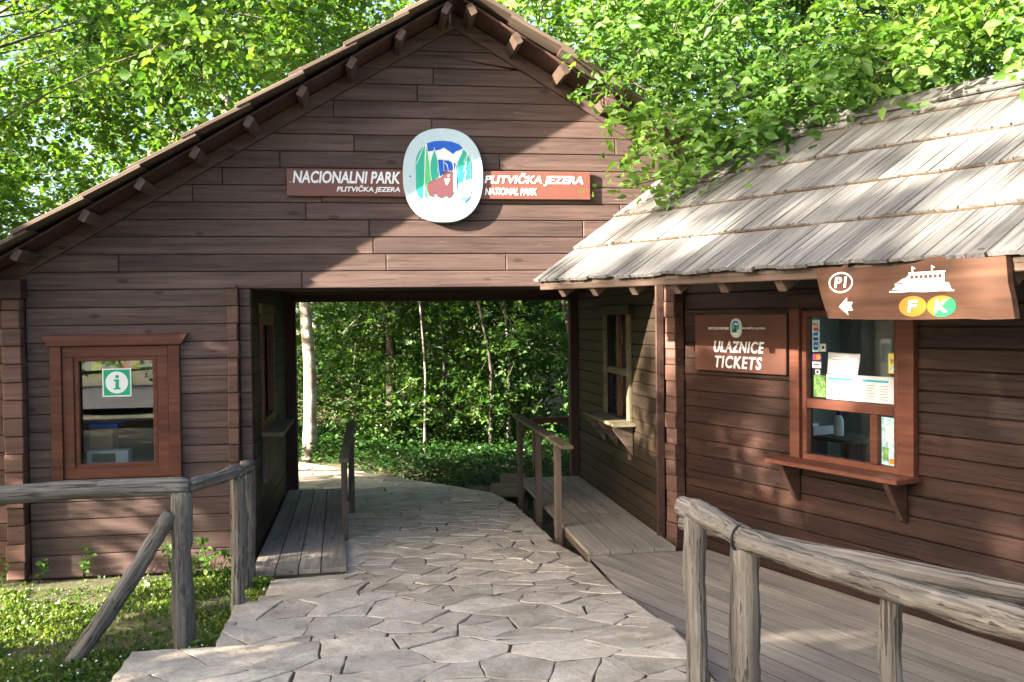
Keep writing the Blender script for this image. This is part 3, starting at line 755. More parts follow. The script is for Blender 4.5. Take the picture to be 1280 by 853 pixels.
for q_ in (strip_pts(0.14, S_END+.2, 0.0, 0.12), strip_pts(0.14, S_END+.2, 1.5, 2.1), strip_pts(0.14, 0.4, 0.1201, 1.4999), strip_pts(4.5, S_END+.2, 0.1201, 1.4999)):
    b_ = len(HV); HV += [tuple(v) for v in q_]+[tuple(v+Vector((0, 0, 0.022))) for v in q_]
    HF += [[b_+i for i in f] for f in ((3, 2, 1, 0), (4, 5, 6, 7), (0, 1, 5, 4), (1, 2, 6, 5), (2, 3, 7, 6), (3, 0, 4, 7))]
hroof = mesh_obj('roof', HV, HF, M['oldshake'], hut)
mesh_obj('added_skylight', [tuple(v+Vector((0, 0, 0.01))) for v in strip_pts(0.4, 4.5, 0.12, 1.5)], [[0, 1, 2, 3]], M['glass'], hroof)  # unseen glazed opening added to let daylight into the office
ks = [0.0, 0.39, 0.78, 1.17, 1.54, 1.70]
def shake(s0, s1, k0, k1, zlo, zhi, tilt=0.0):
    # one roof shake between eave-side edge k0 and upper edge k1
    j = lambda a: random.uniform(-a, a)
    j0 = j(0.010); j1 = j0+j(0.006); th = random.uniform(0.018, 0.024)
    a = rp(s0, k0+j0, zlo+j(0.003)); b = rp(s1, k0+j1, zlo+j(0.003)); c = rp(s1, k1, zhi); d = rp(s0, k1, zhi)
    nrm = (b-a).cross(d-a).normalized()
    if nrm.z < 0: nrm = -nrm
    cen = (a+b+c+d)/4
    ex = ((d+c)/2-(a+b)/2).normalized(); ey = nrm.cross(ex).normalized(); ez = ex.cross(ey)
    Mw = Matrix(((ex.x, ey.x, ez.x, cen.x), (ex.y, ey.y, ez.y, cen.y), (ex.z, ey.z, ez.z, cen.z), (0, 0, 0, 1))); inv = Mw.inverted()
    topv = [inv @ v for v in (a, b, c, d)]
    V = [tuple(v) for v in topv]+[(v.x, v.y, v.z-th) for v in topv]
    Fc = [[0, 1, 2, 3], [7, 6, 5, 4], [0, 4, 5, 1], [1, 5, 6, 2], [2, 6, 7, 3], [3, 7, 4, 0]]
    return mesh_obj('shake', V, Fc, M['shake'], hroof, Mw)
for c in range(5):
    s = 0.10+random.uniform(-0.02, 0.02)
    while s < S_END+0.2:
        w = random.choice((0.075, 0.09, 0.105, 0.12, 0.15))*random.uniform(0.9, 1.1)
        k1 = min(ks[c+1]+0.10, KR+0.01)
        shake(s, s+w-0.005, ks[c]-0.02, k1, 0.026+random.uniform(0, 0.005), 0.0 if c < 4 else 0.012); s += w
for c in range(1, 5):  # brown strips: course gap shadow and moss painted as one colour
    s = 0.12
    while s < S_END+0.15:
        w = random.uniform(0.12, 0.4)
        beam('course_edge', hroof, rp(s, ks[c]-0.014+random.uniform(-0.008, 0.008), 0.010+random.uniform(-0.004, 0.004)), rp(s+w, ks[c]-0.014+random.uniform(-0.008, 0.008), 0.010+random.uniform(-0.004, 0.004)), 0.016, 0.014, M['mossshade']); s += w
s = 0.10
while s < S_END+0.2:
    w = random.uniform(0.5, 0.9); p0 = rp(s, KR+0.0, 0.045); p1 = rp(s+w-0.006, KR, 0.045)
    beam('ridge_board', hroof, p0, p1, 0.19, 0.022, M['shake'], HN*0.57+Vector((0, 0, 0.8))); s += w
beam('eave_board', hroof, rp(0.13, 0.05, -0.075), rp(S_END+.2, 0.05, -0.075), 0.028, 0.05, M['purlin'])
for i in range(12):
    s = 0.42+0.46*i+random.uniform(-0.04, 0.04)
    beam('rafter', hut, rp(s, 0.07, -0.125), rp(s, KR-0.05, -0.125), 0.065, 0.11, M['purlin'])
# rake boards closing the left end of the hut roof
beam('eave_beam', hut, rp(0.2, 1.10, -0.18), rp(S_END, 1.10, -0.18), 0.10, 0.12, M['beam'])
# ticket window
tw = window_root('window', hut, FH, rect(HW[0]+0.03, HW[1]+0.02, HW[2]-0.03, HW[3]-0.02), 0.03, M['glass'])
tw['label'] = 'ticket window with red brown frame and papers inside'
slab('casing', tw, FH, rect(1.512, 0.935, 1.606, 2.02), -0.045, -0.004, M['trim'])
slab('casing', tw, FH, rect(2.468, 0.935, 2.598, 2.02), -0.045, -0.004, M['trim'])
slab('window_head', tw, FH, rect(1.48, 2.022, 2.62, 2.12), -0.045, -0.004, M['beam'])
frame_bars(tw, FH, (1.611, 0.93, 2.464, 2.00), 0.042, -0.018, 0.026, M['trim'])
slab('mid_rail', tw, FH, rect(1.655, 1.305, 2.42, 1.372), -0.016, 0.027, M['trim'])
slab('mullion', tw, FH, rect(2.222, 0.975, 2.285, 1.303), -0.014, 0.027, M['trim'])
ts = slab('shelf', tw, Frame(FH.pt(0, 0, 0.935), HT, (0, 0, -1)), rect(1.46, -0.235, 2.63, -0.002), 0, 0.028, M['trim'])
for s in (1.56, 2.50):
    fbk = Frame(FH.pt(s, 0, 0), -HN*1.0, -HT)
    slab('bracket', ts, fbk, [(-0.005, 0.62), (-0.005, 0.905), (-0.19, 0.905), (-0.17, 0.86), (-0.05, 0.65)], -0.02, 0.02, M['beam'])

# ------------------------------------------------------------------ decks and railings
def deck_boards(parent, fr, boards, mat, thick=0.035):
    for poly in boards: slab('deck_board', parent, fr, poly, random.uniform(-0.003, 0.003), thick, mat, 0.005)
ld = thing('passage_ramp', (0.35, 1.3, 0), 'grey plank ramp along the left passage wall', 'deck')
xs = [0.02, 0.20, 0.375, 0.545, 0.745]
fl = Frame((0, 0, 0.055), (0, 1, 0), (0, 0, -1))     # u = Y, v = -X ... ez = ex x iy
sgn = fl.ez.x
for i in range(4):
    a, b = xs[i], xs[i+1]; tb = 0.62/0.745
    y0 = -0.50+random.uniform(-0.015, 0.015)
    slab('deck_board', ld, fl, [(y0, sgn*(a+0.005)), (3.10, sgn*(a*tb+0.005)), (3.10, sgn*(b*tb-0.005)), (y0, sgn*(b-0.005))], random.uniform(-0.001, 0.001), 0.035, M['deck'], 0)
beam('bearer', ld, (0.03, -0.44, -0.005), (0.73, -0.44, -0.005), 0.07, 0.045, M['moss'])
beam('bearer', ld, (0.03, 1.2, -0.02), (0.68, 1.2, -0.02), 0.07, 0.075, M['rail'])
beam('bearer', ld, (0.03, 2.9, -0.02), (0.6, 2.9, -0.02), 0.07, 0.075, M['rail'])
lr = thing('ramp_handrail', (0.73, 1.3, 0.02), 'brown wooden handrail with mossy top beside the left ramp', 'handrail')
beam('post', lr, (0.705, 0.70, -0.02), (0.705, 0.70, 0.735), 0.055, 0.08, M['rail'], (0, 1, 0))
beam('post', lr, (0.748, 1.95, -0.05), (0.748, 1.95, 0.845), 0.06, 0.08, M['rail'], (0, 1, 0))
beam('handrail', lr, (0.705, 0.50, 0.745), (0.755, 2.25, 0.895), 0.085, 0.035, M['moss'])
beam('side_rail', lr, (0.735, 0.66, 0.30), (0.765, 2.0, 0.33), 0.025, 0.10, M['rail'])
rd = thing('passage_platform', (3.04, 1.4, -0.2), 'raised plank platform along the right passage wall', 'deck')
fr_ = Frame((0, 0, 0.08), (0, 1, 0), (0, 0, -1)); sg = fr_.ez.x
xs = [2.67, 2.855, 3.04, 3.225, 3.41]
for i in range(4):
    for (a, b) in ((-0.46, 1.02+0.06*math.sin(i*2)), (1.03+0.06*math.sin(i*2), 3.2)):
        slab('deck_board', rd, fr_, rect(a, min(sg*xs[i], sg*xs[i+1])+0.004, b, max(sg*xs[i], sg*xs[i+1])-0.004), random.uniform(-0.001, 0.001), 0.035, M['deck'], 0)
for y in (-0.35, 1.0, 2.2, 3.1):
    beam('bearer', rd, (2.70, y, 0.0), (3.40, y, 0.0), 0.07, 0.09, M['rail'])
    if y > 0: beam('leg', rd, (2.74, y+0.06, -0.32), (2.74, y+0.06, -0.02), 0.08, 0.08, M['rail'], (0, 1, 0))
beam('side_board', rd, (2.685, -0.45, 0.015), (2.685, 1.0, 0.015), 0.028, 0.06, M['rail'])
rr = thing('platform_handrail', (2.6, 1.6, -0.2), 'brown wooden handrail on three posts beside the right platform', 'handrail')
for y, zb in ((0.47, -0.10), (1.45, -0.25), (2.62, -0.28)):
    beam('post', rr, (2.612, y, zb), (2.612, y, 0.845), 0.06, 0.075, M['rail'], (0, 1, 0))
beam('handrail', rr, (2.608, 0.02, 0.862), (2.608, 2.78, 0.862), 0.11, 0.032, M['moss'])
# ticket deck: boards parallel to the hut wall
td = thing('ticket_deck', HC+HT*2.2+HN*0.7-Vector((0, 0, 0.1)), 'grey board walk in front of the ticket window', 'deck')
FD = Frame(HC+Vector((0, 0, 0.045)), HT, (0, 0, -1))      # u = along wall, v: ez
vs = FD.ez.dot(HN)
def stone_edge(poly):
    # keep X >= 2.68 (towards the hut) and Y <= -0.47
    ex, ez, o = FD.ex, FD.ez, FD.o
    poly = clip(poly, -ex.x, -ez.x, o.x-2.665)
    poly = clip(poly, ex.y, ez.y, -0.475-o.y)
    return poly
for i in range(12):
    a, b = 0.015+0.165*i, 0.015+0.165*(i+1)
    cuts = [-1.2, 7.0]
    for j in range(len(cuts)-1):
        poly = stone_edge(rect(cuts[j]+0.003, min(vs*a, vs*b)+0.005, cuts[j+1]-0.003, max(vs*a, vs*b)-0.005))
        if len(poly) >= 3 and abs(area(poly)) > 0.004: slab('deck_board', td, FD, poly, random.uniform(-0.001, 0.001), 0.035, M['deck'], 0)
for s in (0.9, 2.2, 3.6):
    p0, p1 = HC+HT*s+HN*0.05, HC+HT*s+HN*(1.0 if s < 1 else 1.5)
    beam('bearer', td, p0+Vector((0, 0, -0.045)), p1+Vector((0, 0, -0.045)), 0.08, 0.10, M['rail'])
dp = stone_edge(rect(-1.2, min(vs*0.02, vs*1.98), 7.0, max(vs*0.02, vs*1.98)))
slab('joint_filler', td, FD, dp, 0.0016, 0.03, M['core'], 0)  # dark sheet just under the board tops, filling the gaps
slab('joint_filler', rd, fr_, rect(-0.455, min(sg*2.675, sg*3.405), 3.19, max(sg*2.675, sg*3.405)), 0.0016, 0.03, M['core'], 0)
slab('joint_filler', ld, fl, [(-0.47, sgn*0.03), (3.09, sgn*0.03), (3.09, sgn*0.60), (-0.47, sgn*0.73)], 0.0016, 0.03, M['core'], 0)
# timbers beside the platform end
for (p0, p1, w, h) in (((2.32, 3.02, -0.02), (2.72, 2.93, -0.02), 0.16, 0.15), ((2.48, 3.34, 0.0), (2.78, 3.28, 0.0), 0.15, 0.22)):
    o = beam('timber_step', None, p0, p1, w, h, M['moss'], (0, 0, 1), 0.02)
    tag(o, 'short mossy timber lying where path meets platform, nearer one' if p0[1] < 3.2 else 'short mossy timber behind the nearer one at the platform end', 'timber', 'timbers at the end of the platform')
bp = thing('back_rail', (3.2, 4.0, -0.1), 'short reddish rail on a post behind the passage platform', 'fence')
beam('post', bp, (3.02, 3.95, -0.15), (3.02, 3.95, 0.66), 0.06, 0.08, M['rail'], (0, 1, 0)); beam('post', bp, (3.85, 3.95, -0.15), (3.85, 3.95, 0.66), 0.06, 0.08, M['rail'], (0, 1, 0))
beam('rail', bp, (2.98, 3.93, 0.68), (3.9, 3.93, 0.68), 0.05, 0.07, M['trim'])

# ------------------------------------------------------------------ signs
def strip(fr, parent, pts, w, d, mat, name='line'):
    V, Fc = [], []
    for i, (a, b) in enumerate(zip(pts, pts[1:])):
        dx, dy = b[0]-a[0], b[1]-a[1]; L = math.hypot(dx, dy) or 1; nx_, ny_ = -dy/L*w/2, dx/L*w/2
        q = len(V); dd = d-0.00005*i
        V += [tuple(fr.pt(a[0]+nx_, dd, a[1]+ny_)), tuple(fr.pt(a[0]-nx_, dd, a[1]-ny_)), tuple(fr.pt(b[0]-nx_, dd, b[1]-ny_)), tuple(fr.pt(b[0]+nx_, dd, b[1]+ny_))]
        Fc.append([q, q+1, q+2, q+3])
    return mesh_obj(name, V, Fc, mat, parent)
FS = FR.off(-0.040)
def wallsign(name, label, u0, v0, u1, v1, texts):
    t = thing(name, (u0/2+u1/2, -0.02, v0), label, 'sign', 'brown name boards on the gable')
    slab('board', t, FS, rect(u0, v0, u1, v1), 0.0, 0.024, M['signbrown'], 0.004)
    for (tx, a, b, c, d, bo) in texts: text('lettering', t, FS, tx, a, b, c, d, -0.0016, M['white'], bo)
    for a, b in ((u0+0.03, v0+0.115), (u1-0.03, v0+0.115)):
        slab('screw', t, FS, ellipse(a, b, 0.006, 0.006, 8), -0.003, 0.002, M['metal'], 0)
wallsign('name_board', 'brown board reading NACIONALNI PARK left of the round emblem', 0.30, 2.985, 1.30, 3.21,
         [('NACIONALNI PARK', 0.35, 3.09, 1.217, 3.19, 0.028), ('PLITVIČKA JEZERA', 0.70, 3.012, 1.214, 3.078, 0.028)])
wallsign('name_board', 'brown board reading NATIONAL PARK right of the round emblem', 1.84, 2.97, 2.82, 3.205,
         [('PLITVIČKA JEZERA', 1.915, 3.083, 2.758, 3.19, 0.028), ('NATIONAL PARK', 1.918, 3.005, 2.36, 3.065, 0.028)])
def emblem(parent, fr, cu, cv, k, d, simple=False):
    """park emblem: k = metres per drawing unit, drawing about 640 x 750 units centred on (412,432)"""
    def P(*pts): return [(cu+(x-412)*k, cv+(432-y)*k) for x, y in pts]
    def A(poly, mat, lv, name): slab(name, parent, fr, poly, d-0.0022*lv-0.0015, d-0.0022*(lv-1)-0.0018, M[mat], 0)
    inner = [(190, 340), (196, 290), (215, 245), (245, 208), (285, 180), (340, 163), (410, 158), (480, 164), (540, 185), (580, 215), (610, 255), (627, 300), (632, 345), (632, 560), (620, 600), (590, 640), (540, 670), (480, 688), (410, 694), (340, 688), (280, 668), (235, 635), (205, 595), (190, 545)]
    A(P(*inner), 'white', 1, 'emblem_field')
    A(P((285, 180), (340, 163), (410, 158), (480, 164), (540, 185), (572, 215), (540, 232), (515, 240), (492, 262), (418, 212), (385, 230), (345, 236), (292, 245)), 'skyblue', 2, 'emblem_sky')
    A(P((192, 335), (198, 290), (217, 247), (247, 210), (272, 192), (262, 400), (250, 610), (225, 620), (205, 592), (192, 545)), 'teal', 2, 'emblem_tree')
    A(P((280, 195), (296, 300), (318, 470), (285, 500), (280, 540), (300, 604), (260, 612), (270, 400)), 'lime', 2, 'emblem_tree')
    A(P((345, 217), (368, 300), (372, 380), (382, 395), (380, 440), (340, 462), (322, 470), (308, 400), (312, 320)), 'teal', 3, 'emblem_tree')
    A(P((575, 222), (606, 258), (590, 320), (580, 390), (590, 400), (572, 478), (515, 500), (530, 420), (525, 330), (545, 290)), 'teal', 2, 'emblem_tree')
    A(P((610, 268), (624, 302), (629, 345), (629, 455), (582, 474), (598, 400), (588, 385), (597, 325)), 'teal', 2, 'emblem_tree')
    A(P((368, 310), (412, 308), (414, 400), (410, 425), (382, 442), (384, 395), (374, 380)), 'skyblue', 2, 'emblem_waterfall')
    A(P((418, 314), (455, 314), (480, 330), (488, 360), (488, 392), (418, 396)), 'skyblue', 2, 'emblem_waterfall')
    A(P((494, 325), (515, 345), (522, 390), (523, 545), (500, 545), (498, 370)), 'skyblue', 2, 'emblem_waterfall')
    A(P((255, 618), (330, 608), (480, 608), (510, 580), (560, 650), (520, 672), (440, 682), (340, 676), (290, 655)), 'mint', 2, 'emblem_ground')
    A(P((530, 602), (620, 600), (575, 645)), 'water', 3, 'emblem_water')
    A(P((412, 402), (432, 398), (462, 402), (482, 396), (490, 410), (484, 440), (488, 500), (486, 585), (462, 606), (440, 612), (434, 590), (408, 600), (396, 614), (362, 606), (350, 580), (336, 566), (330, 606), (304, 600), (282, 560), (278, 525), (288, 495), (318, 474), (352, 464), (392, 446), (412, 430)), 'bear', 4, 'emblem_bear')
    if simple: return
    A(P((420, 460), (464, 460), (452, 490), (437, 512), (428, 490)), 'white', 5, 'emblem_bib')
    A([(cu+(453-412)*k+9*k*math.cos(a), cv+(432-436)*k+9*k*math.sin(a)) for a in [i*math.pi/5 for i in range(10)]], 'white', 5, 'emblem_eye')
    L = lambda pts, w: strip(fr, parent, P(*pts), w*k, d-0.0022*4-0.002, M['white'], 'emblem_line')
    L([(272, 192), (256, 612)], 6); L([(262, 200), (200, 345)], 5); L([(345, 215), (310, 325), (306, 395), (318, 475)], 5)
    L([(606, 262), (575, 325), (596, 325), (572, 400), (594, 402), (570, 475)], 5); L([(346, 236), (366, 300), (374, 385), (366, 385), (384, 450)], 5)
    L([(416, 308), (470, 310), (494, 335), (496, 560)], 6); L([(418, 330), (440, 345), (452, 395)], 5); L([(510, 345), (512, 545)], 5)
    for i, y in enumerate((560, 580)):
        strip(fr, parent, P((500, y), (520, y+10), (545, y), (570, y+10), (595, y), (622, y-6)), 5*k, d-0.0022*4-0.002, M['water'], 'emblem_line')
em = thing('park_emblem', (1.57, -0.03, 2.78), 'large rounded white emblem with bear, trees and waterfall', 'emblem')
FE = FR.off(-0.066)
plate = slab('plate', em, FE, ellipse(1.57, 3.16, 0.333, 0.388, 56, 2.35), 0.0, 0.048, M['paleblue'], 0.006)
emblem(em, FE, 1.57, 3.16, 0.00104, -0.0005)
for u in (1.297, 1.843): slab('screw', em, FE, ellipse(u, 3.15, 0.007, 0.007, 8), -0.003, 0.002, M['black'], 0)
for i in range(34):
    a = 2*math.pi*i/34
    u, v = 1.57+0.285*math.cos(a), 3.16+0.335*math.sin(a)
    if i % 4 != 3: slab('raised_letter', em, FE, ellipse(u, v, 0.010, 0.014, 6), -0.002, 0.002, M['paleblue'], 0)
# tickets sign
FT_ = FH.off(-0.05)
tk = thing('ticket_sign', FH.pt(0.96, -0.03, 1.53), 'brown sign reading ULAZNICE TICKETS left of the ticket window', 'sign')
slab('board', tk, FT_, rect(0.435, 1.53, 1.485, 1.98), 0, 0.03, M['signdark'], 0.004)
text('lettering', tk, FT_, 'ULAZNICE', 0.68, 1.682, 1.26, 1.772, -0.002, M['white'], 0.022, 0.2, 0.02, 1.14)
text('lettering', tk, FT_, 'TICKETS', 0.69, 1.558, 1.235, 1.655, -0.002, M['white'], 0.022, 0.2, 0.02, 1.14)
text('lettering', tk, FT_, 'NACIONALNI PARK', 0.61, 1.862, 0.865, 1.884, -0.002, M['white'], 0.008, 0.15)
text('lettering', tk, FT_, 'PLITVIČKA JEZERA', 1.02, 1.862, 1.275, 1.886, -0.002, M['white'], 0.008, 0.15)
slab('emblem_plate', tk, FT_, ellipse(0.945, 1.875, 0.068, 0.075, 32, 2.4), -0.002, 0.004, M['paleblue'], 0)
emblem(tk, FT_, 0.945, 1.875, 0.0002, -0.002, True)
# live-edge board with the boat
FB = FH.off(-1.395)
bs = thing('direction_board', FB.pt(3.65, 0, 1.94), 'live edge wooden board with white boat and arrow under the eave', 'sign')
edge = [(3.20, 1.950), (3.45, 1.942), (3.73, 1.940), (4.0, 1.944), (4.09, 1.938), (4.22, 1.942), (4.205, 2.03), (4.19, 2.09), (4.18, 2.205), (4.06, 2.204), (3.94, 2.208), (3.85, 2.222), (3.80, 2.221), (3.76, 2.208), (3.70, 2.198), (3.62, 2.194), (3.50, 2.190), (3.38, 2.200), (3.25, 2.206), (3.11, 2.208), (3.15, 2.07)]
slab('board', bs, FB, edge, 0.0, 0.035, M['slabwood'], 0)
def ring(parent, fr, cu, cv, ru, rv, w, d, mat):
    n = 32; V = []; Fc = []
    for i in range(n):
        a = 2*math.pi*i/n; V.append(tuple(fr.pt(cu+ru*math.cos(a), d, cv+rv*math.sin(a)))); V.append(tuple(fr.pt(cu+(ru-w)*math.cos(a), d, cv+(rv-w)*math.sin(a))))
    for i in range(n):
        j = (i+1) % n; Fc.append([2*i, 2*i+1, 2*j+1, 2*j])
    return mesh_obj('ring', V, Fc, mat, parent)
ring(bs, FB, 3.285, 2.128, 0.078, 0.052, 0.008, -0.002, M['white'])
text('lettering', bs, FB, 'P1', 3.245, 2.102, 3.325, 2.156, -0.002, M['white'], 0.02, 0.1)
slab('arrow', bs, FB, [(3.275, 2.008), (3.325, 2.052), (3.325, 2.03), (3.362, 2.03), (3.35, 2.01), (3.362, 1.988), (3.325, 1.988), (3.335, 1.964)], -0.003, 0.001, M['white'], 0)
slab('disc', bs, FB, ellipse(3.715, 2.002, 0.076, 0.047, 32), -0.002, 0.001, M['orange'], 0)
slab('disc', bs, FB, ellipse(3.868, 2.000, 0.076, 0.047, 32), -0.002, 0.001, M['orange'], 0)
gr = [p for p in ellipse(3.868, 2.000, 0.0765, 0.0475, 48) if (p[0]-3.868)*0.0475*1.15-(p[1]-2.0)*0.0765*0.8 > -0.00002]
gr.sort(key=lambda p: math.atan2(p[1]-1.985, p[0]-3.895))
slab('green_half', bs, FB, gr, -0.0035, 0.0, M['green'], 0)
text('lettering', bs, FB, 'F', 3.690, 1.975, 3.745, 2.030, -0.005, M['white'], 0.03, 0.1)
text('lettering', bs, FB, 'K', 3.835, 1.973, 3.905, 2.028, -0.006, M['white'], 0.03, 0.1)
bo = slab('boat', bs, FB, [(3.60, 2.082), (3.66, 2.076), (3.74, 2.079), (3.83, 2.074), (3.92, 2.073), (3.915, 2.085), (3.905, 2.105), (3.885, 2.107), (3.885, 2.148), (3.70, 2.152), (3.68, 2.135), (3.655, 2.128), (3.635, 2.115), (3.615, 2.108), (3.62, 2.095)], -0.003, 0.001, M['white'], 0)
slab('boat_roof', bo, FB, rect(3.695, 2.1515, 3.89, 2.158), -0.0035, 0.0, M['white'], 0)
for i in range(7): slab('boat_window', bo, FB, rect(3.705+0.025*i, 2.128, 3.722+0.025*i, 2.144), -0.0042, -0.002, M['signdark'], 0)
slab('boat_window', bo, FB, rect(3.63, 2.106, 3.66, 2.112), -0.0042, -0.002, M['signdark'], 0)
for u in (3.715, 3.82): slab('mast', bo, FB, [(u-0.003, 2.158), (u+0.003, 2.158), (u+0.003, 2.178), (u+0.014, 2.172), (u+0.014, 2.176), (u-0.003, 2.186)], -0.003, 0.001, M['white'], 0)
strip(FB, bo, [(3.585, 2.073), (3.64, 2.070), (3.70, 2.073), (3.78, 2.069), (3.86, 2.071), (3.935, 2.069)], 0.007, -0.0032, M['white'], 'wave')
for u in (3.3, 4.05): beam('hanger', bs, FB.pt(u, 0.02, 2.19), FB.pt(u, 0.02, 2.245), 0.03, 0.012, M['beam'], (HN.x, HN.y, 0))
# information sticker on the left window
FI = FR.off(0.029)
inf = thing('information_sign', (-1.06, 0.03, 1.45), 'green and white square information sticker inside the left window', 'sign')
slab('sheet', inf, FI, rect(-1.165, 1.385, -0.945, 1.61), -0.0010, 0.003, M['white'], 0)
slab('green_square', inf, FI, rect(-1.155, 1.395, -0.955, 1.60), -0.0022, -0.0004, M['infogreen'], 0)
slab('disc', inf, FI, ellipse(-1.055, 1.498, 0.086, 0.088, 32), -0.0034, -0.0016, M['white'], 0)
slab('letter_dot', inf, FI, ellipse(-1.052, 1.545, 0.014, 0.014, 12), -0.0046, -0.0028, M['infogreen'], 0)
slab('letter_stem', inf, FI, [(-1.078, 1.508), (-1.078, 1.523), (-1.038, 1.523), (-1.038, 1.455), (-1.027, 1.455), (-1.027, 1.442), (-1.08, 1.442), (-1.08, 1.455), (-1.065, 1.455), (-1.065, 1.508)], -0.0046, -0.0028, M['infogreen'], 0)
# papers and stickers in the ticket window (behind the glass plane they are stuck on: outer face)
FP = FH.off(0.026)
def sheet(name, label, cat, poly, mat, group=None):
    us = [p[0] for p in poly]; vs_ = [p[1] for p in poly]
    t = thing(name, FP.pt(sum(us)/len(us), 0, min(vs_)), label, cat, group)
    slab('sheet', t, FP, poly, -0.0008, 0.003, M[mat], 0); return t
t = sheet('card_sticker_strip', 'tall pale strip of small payment card logos in ticket window corner', 'sticker', rect(1.672, 1.705, 1.740, 1.935), 'photoprint')
for i in range(6):
    slab('card_logo', t, FP, rect(1.685, 1.72+0.034*i, 1.728, 1.742+0.034*i), -0.0022, -0.0004, M[('navy', 'skyblue', 'navy', 'skyblue', 'red', 'orange')[i]], 0)
t = sheet('sticker', 'small pale square sticker beside the card logo strip', 'sticker', rect(1.745, 1.71, 1.80, 1.765), 'paper')
slab('black_dot', t, FP, ellipse(1.775, 1.738, 0.012, 0.012, 12), -0.0022, -0.0004, M['black'], 0)
t = sheet('card_sticker', 'dark card sticker with red and orange circles', 'sticker', rect(1.672, 1.645, 1.760, 1.695), 'navy')
slab('circle', t, FP, ellipse(1.705, 1.67, 0.021, 0.021, 18), -0.0022, -0.0004, M['red'], 0); slab('circle', t, FP, ellipse(1.733, 1.67, 0.021, 0.021, 18), -0.0034, -0.0016, M['orange'], 0)
t = sheet('card_sticker', 'white card sticker with a red word under the dark one', 'sticker', rect(1.672, 1.59, 1.755, 1.635), 'paper')
slab('red_word', t, FP, rect(1.685, 1.61, 1.742, 1.622), -0.0022, -0.0004, M['red'], 0)
t = sheet('sticker', 'tiny white sticker under the white card sticker', 'sticker', rect(1.70, 1.545, 1.745, 1.58), 'paper')
slab('black_mark', t, FP, rect(1.712, 1.553, 1.73, 1.572), -0.0022, -0.0004, M['black'], 0)
sheet('leaflet', 'green leafy leaflet at lower left of the ticket window', 'leaflet', rect(1.685, 1.385, 1.80, 1.54), 'leafprint')
t = sheet('notice', 'tilted white typed notice above the price lists', 'notice', [(1.815, 1.56), (2.085, 1.555), (2.112, 1.70), (1.825, 1.705)], 'paper')
for i in range(6): slab('print_line', t, FP, rect(1.86+0.02*(i % 2), 1.575+0.02*i, 2.06-0.015*((i*2) % 3), 1.579+0.02*i), -0.0016, -0.0004, M['greyprint'], 0)
for k, (a, b, lab) in enumerate(((1.805, 2.105, 'white price list with teal bar, left of the pair'), (2.108, 2.405, 'white price list with teal bar, right of the pair'))):
    t = sheet('price_list', lab, 'notice', rect(a, 1.378, b, 1.555), 'paper', 'price lists in the ticket window')
    slab('teal_bar', t, FP, rect(a+0.02, 1.515, b-0.06, 1.53), -0.0016, -0.0004, M['tealprint'], 0)
    for i in range(6):
        slab('print_line', t, FP, rect(a+0.02, 1.40+0.018*i, a+0.10+0.012*(i % 3), 1.404+0.018*i), -0.0016, -0.0004, M['greyprint'], 0)
        slab('print_line', t, FP, rect(a+0.17, 1.40+0.018*i, a+0.235, 1.404+0.018*i), -0.0016, -0.0004, M['greyprint'], 0)
t = sheet('yellow_notice', 'small yellow notice at the right edge of the ticket window', 'notice', rect(2.345, 1.58, 2.42, 1.71), 'yellow')
text('lettering', t, FP, 'IN', 2.365, 1.645, 2.41, 1.675, -0.002, M['greyprint'], 0.02, 0); slab('blue_patch', t, FP, rect(2.36, 1.592, 2.415, 1.632), -0.0018, -0.0004, M['photoprint'], 0)
t = sheet('poster', 'pale blue picture poster in the small lower right pane', 'poster', rect(2.288, 0.975, 2.418, 1.29), 'photoprint')
slab('green_photo', t, FP, rect(2.30, 1.0, 2.345, 1.09), -0.0018, -0.0004, M['leafprint'], 0); slab('white_photo', t, FP, rect(2.325, 1.13, 2.385, 1.24), -0.0018, -0.0004, M['paper'], 0)
slab('orange_photo', t, FP, rect(2.355, 0.985, 2.405, 1.02), -0.0018, -0.0004, M['orange'], 0)
# things inside the rooms
def Hp(s, d, z): return FH.pt(s, d, z)
ds = thing('desk', Hp(1.1, 0.85, -0.04), 'dim brown desk inside the ticket office', 'desk')
beam('desk_top', ds, Hp(0.75, 0.85, 0.98), Hp(1.45, 0.85, 0.98), 0.4, 0.03, M['moss'])
for s in (0.8, 1.4): beam('leg', ds, Hp(s, 0.85, -0.04), Hp(s, 0.85, 0.962), 0.05, 0.4, M['beam'], (-HN.x, -HN.y, 0))
bt_ = thing('bottle', Hp(1.18, 0.80, 0.996), 'white plastic bottle on the ticket office desk', 'bottle')
def lathe(name, parent, prof, mat, c, n=16):
    V, Fc = [], []
    for r, z in prof:
        for k in range(n): a = 2*math.pi*k/n; V.append((r*math.cos(a), r*math.sin(a), z))
    for i in range(len(prof)-1):
        for k in range(n): Fc.append([i*n+k, i*n+(k+1) % n, (i+1)*n+(k+1) % n, (i+1)*n+k])
    Fc.append(list(range(n))[::-1]); Fc.append([(len(prof)-1)*n+k for k in range(n)])
    return mesh_obj(name, V, Fc, mat, parent, Matrix.Translation(c), True)
lathe('body', bt_, [(0.036, 0), (0.04, 0.01), (0.04, 0.12), (0.03, 0.15), (0.014, 0.17)], M['white'], Hp(1.18, 0.80, 0.996)); lathe('cap', bt_, [(0.016, 0.17), (0.016, 0.2), (0.01, 0.205)], M['navy'], Hp(1.18, 0.80, 0.996))
pt_ = thing('paper_tray', Hp(0.95, 0.75, 0.996), 'white paper tray on the ticket office desk', 'tray')
boxes('tray', pt_, [(-0.1, -0.12, 0, 0.1, 0.12, 0.02), (-0.1, -0.12, 0.02, -0.085, 0.12, 0.07), (0.085, -0.12, 0.02, 0.1, 0.12, 0.07)], M['white'], FH.mat(0.95, 0.78, 0.996))
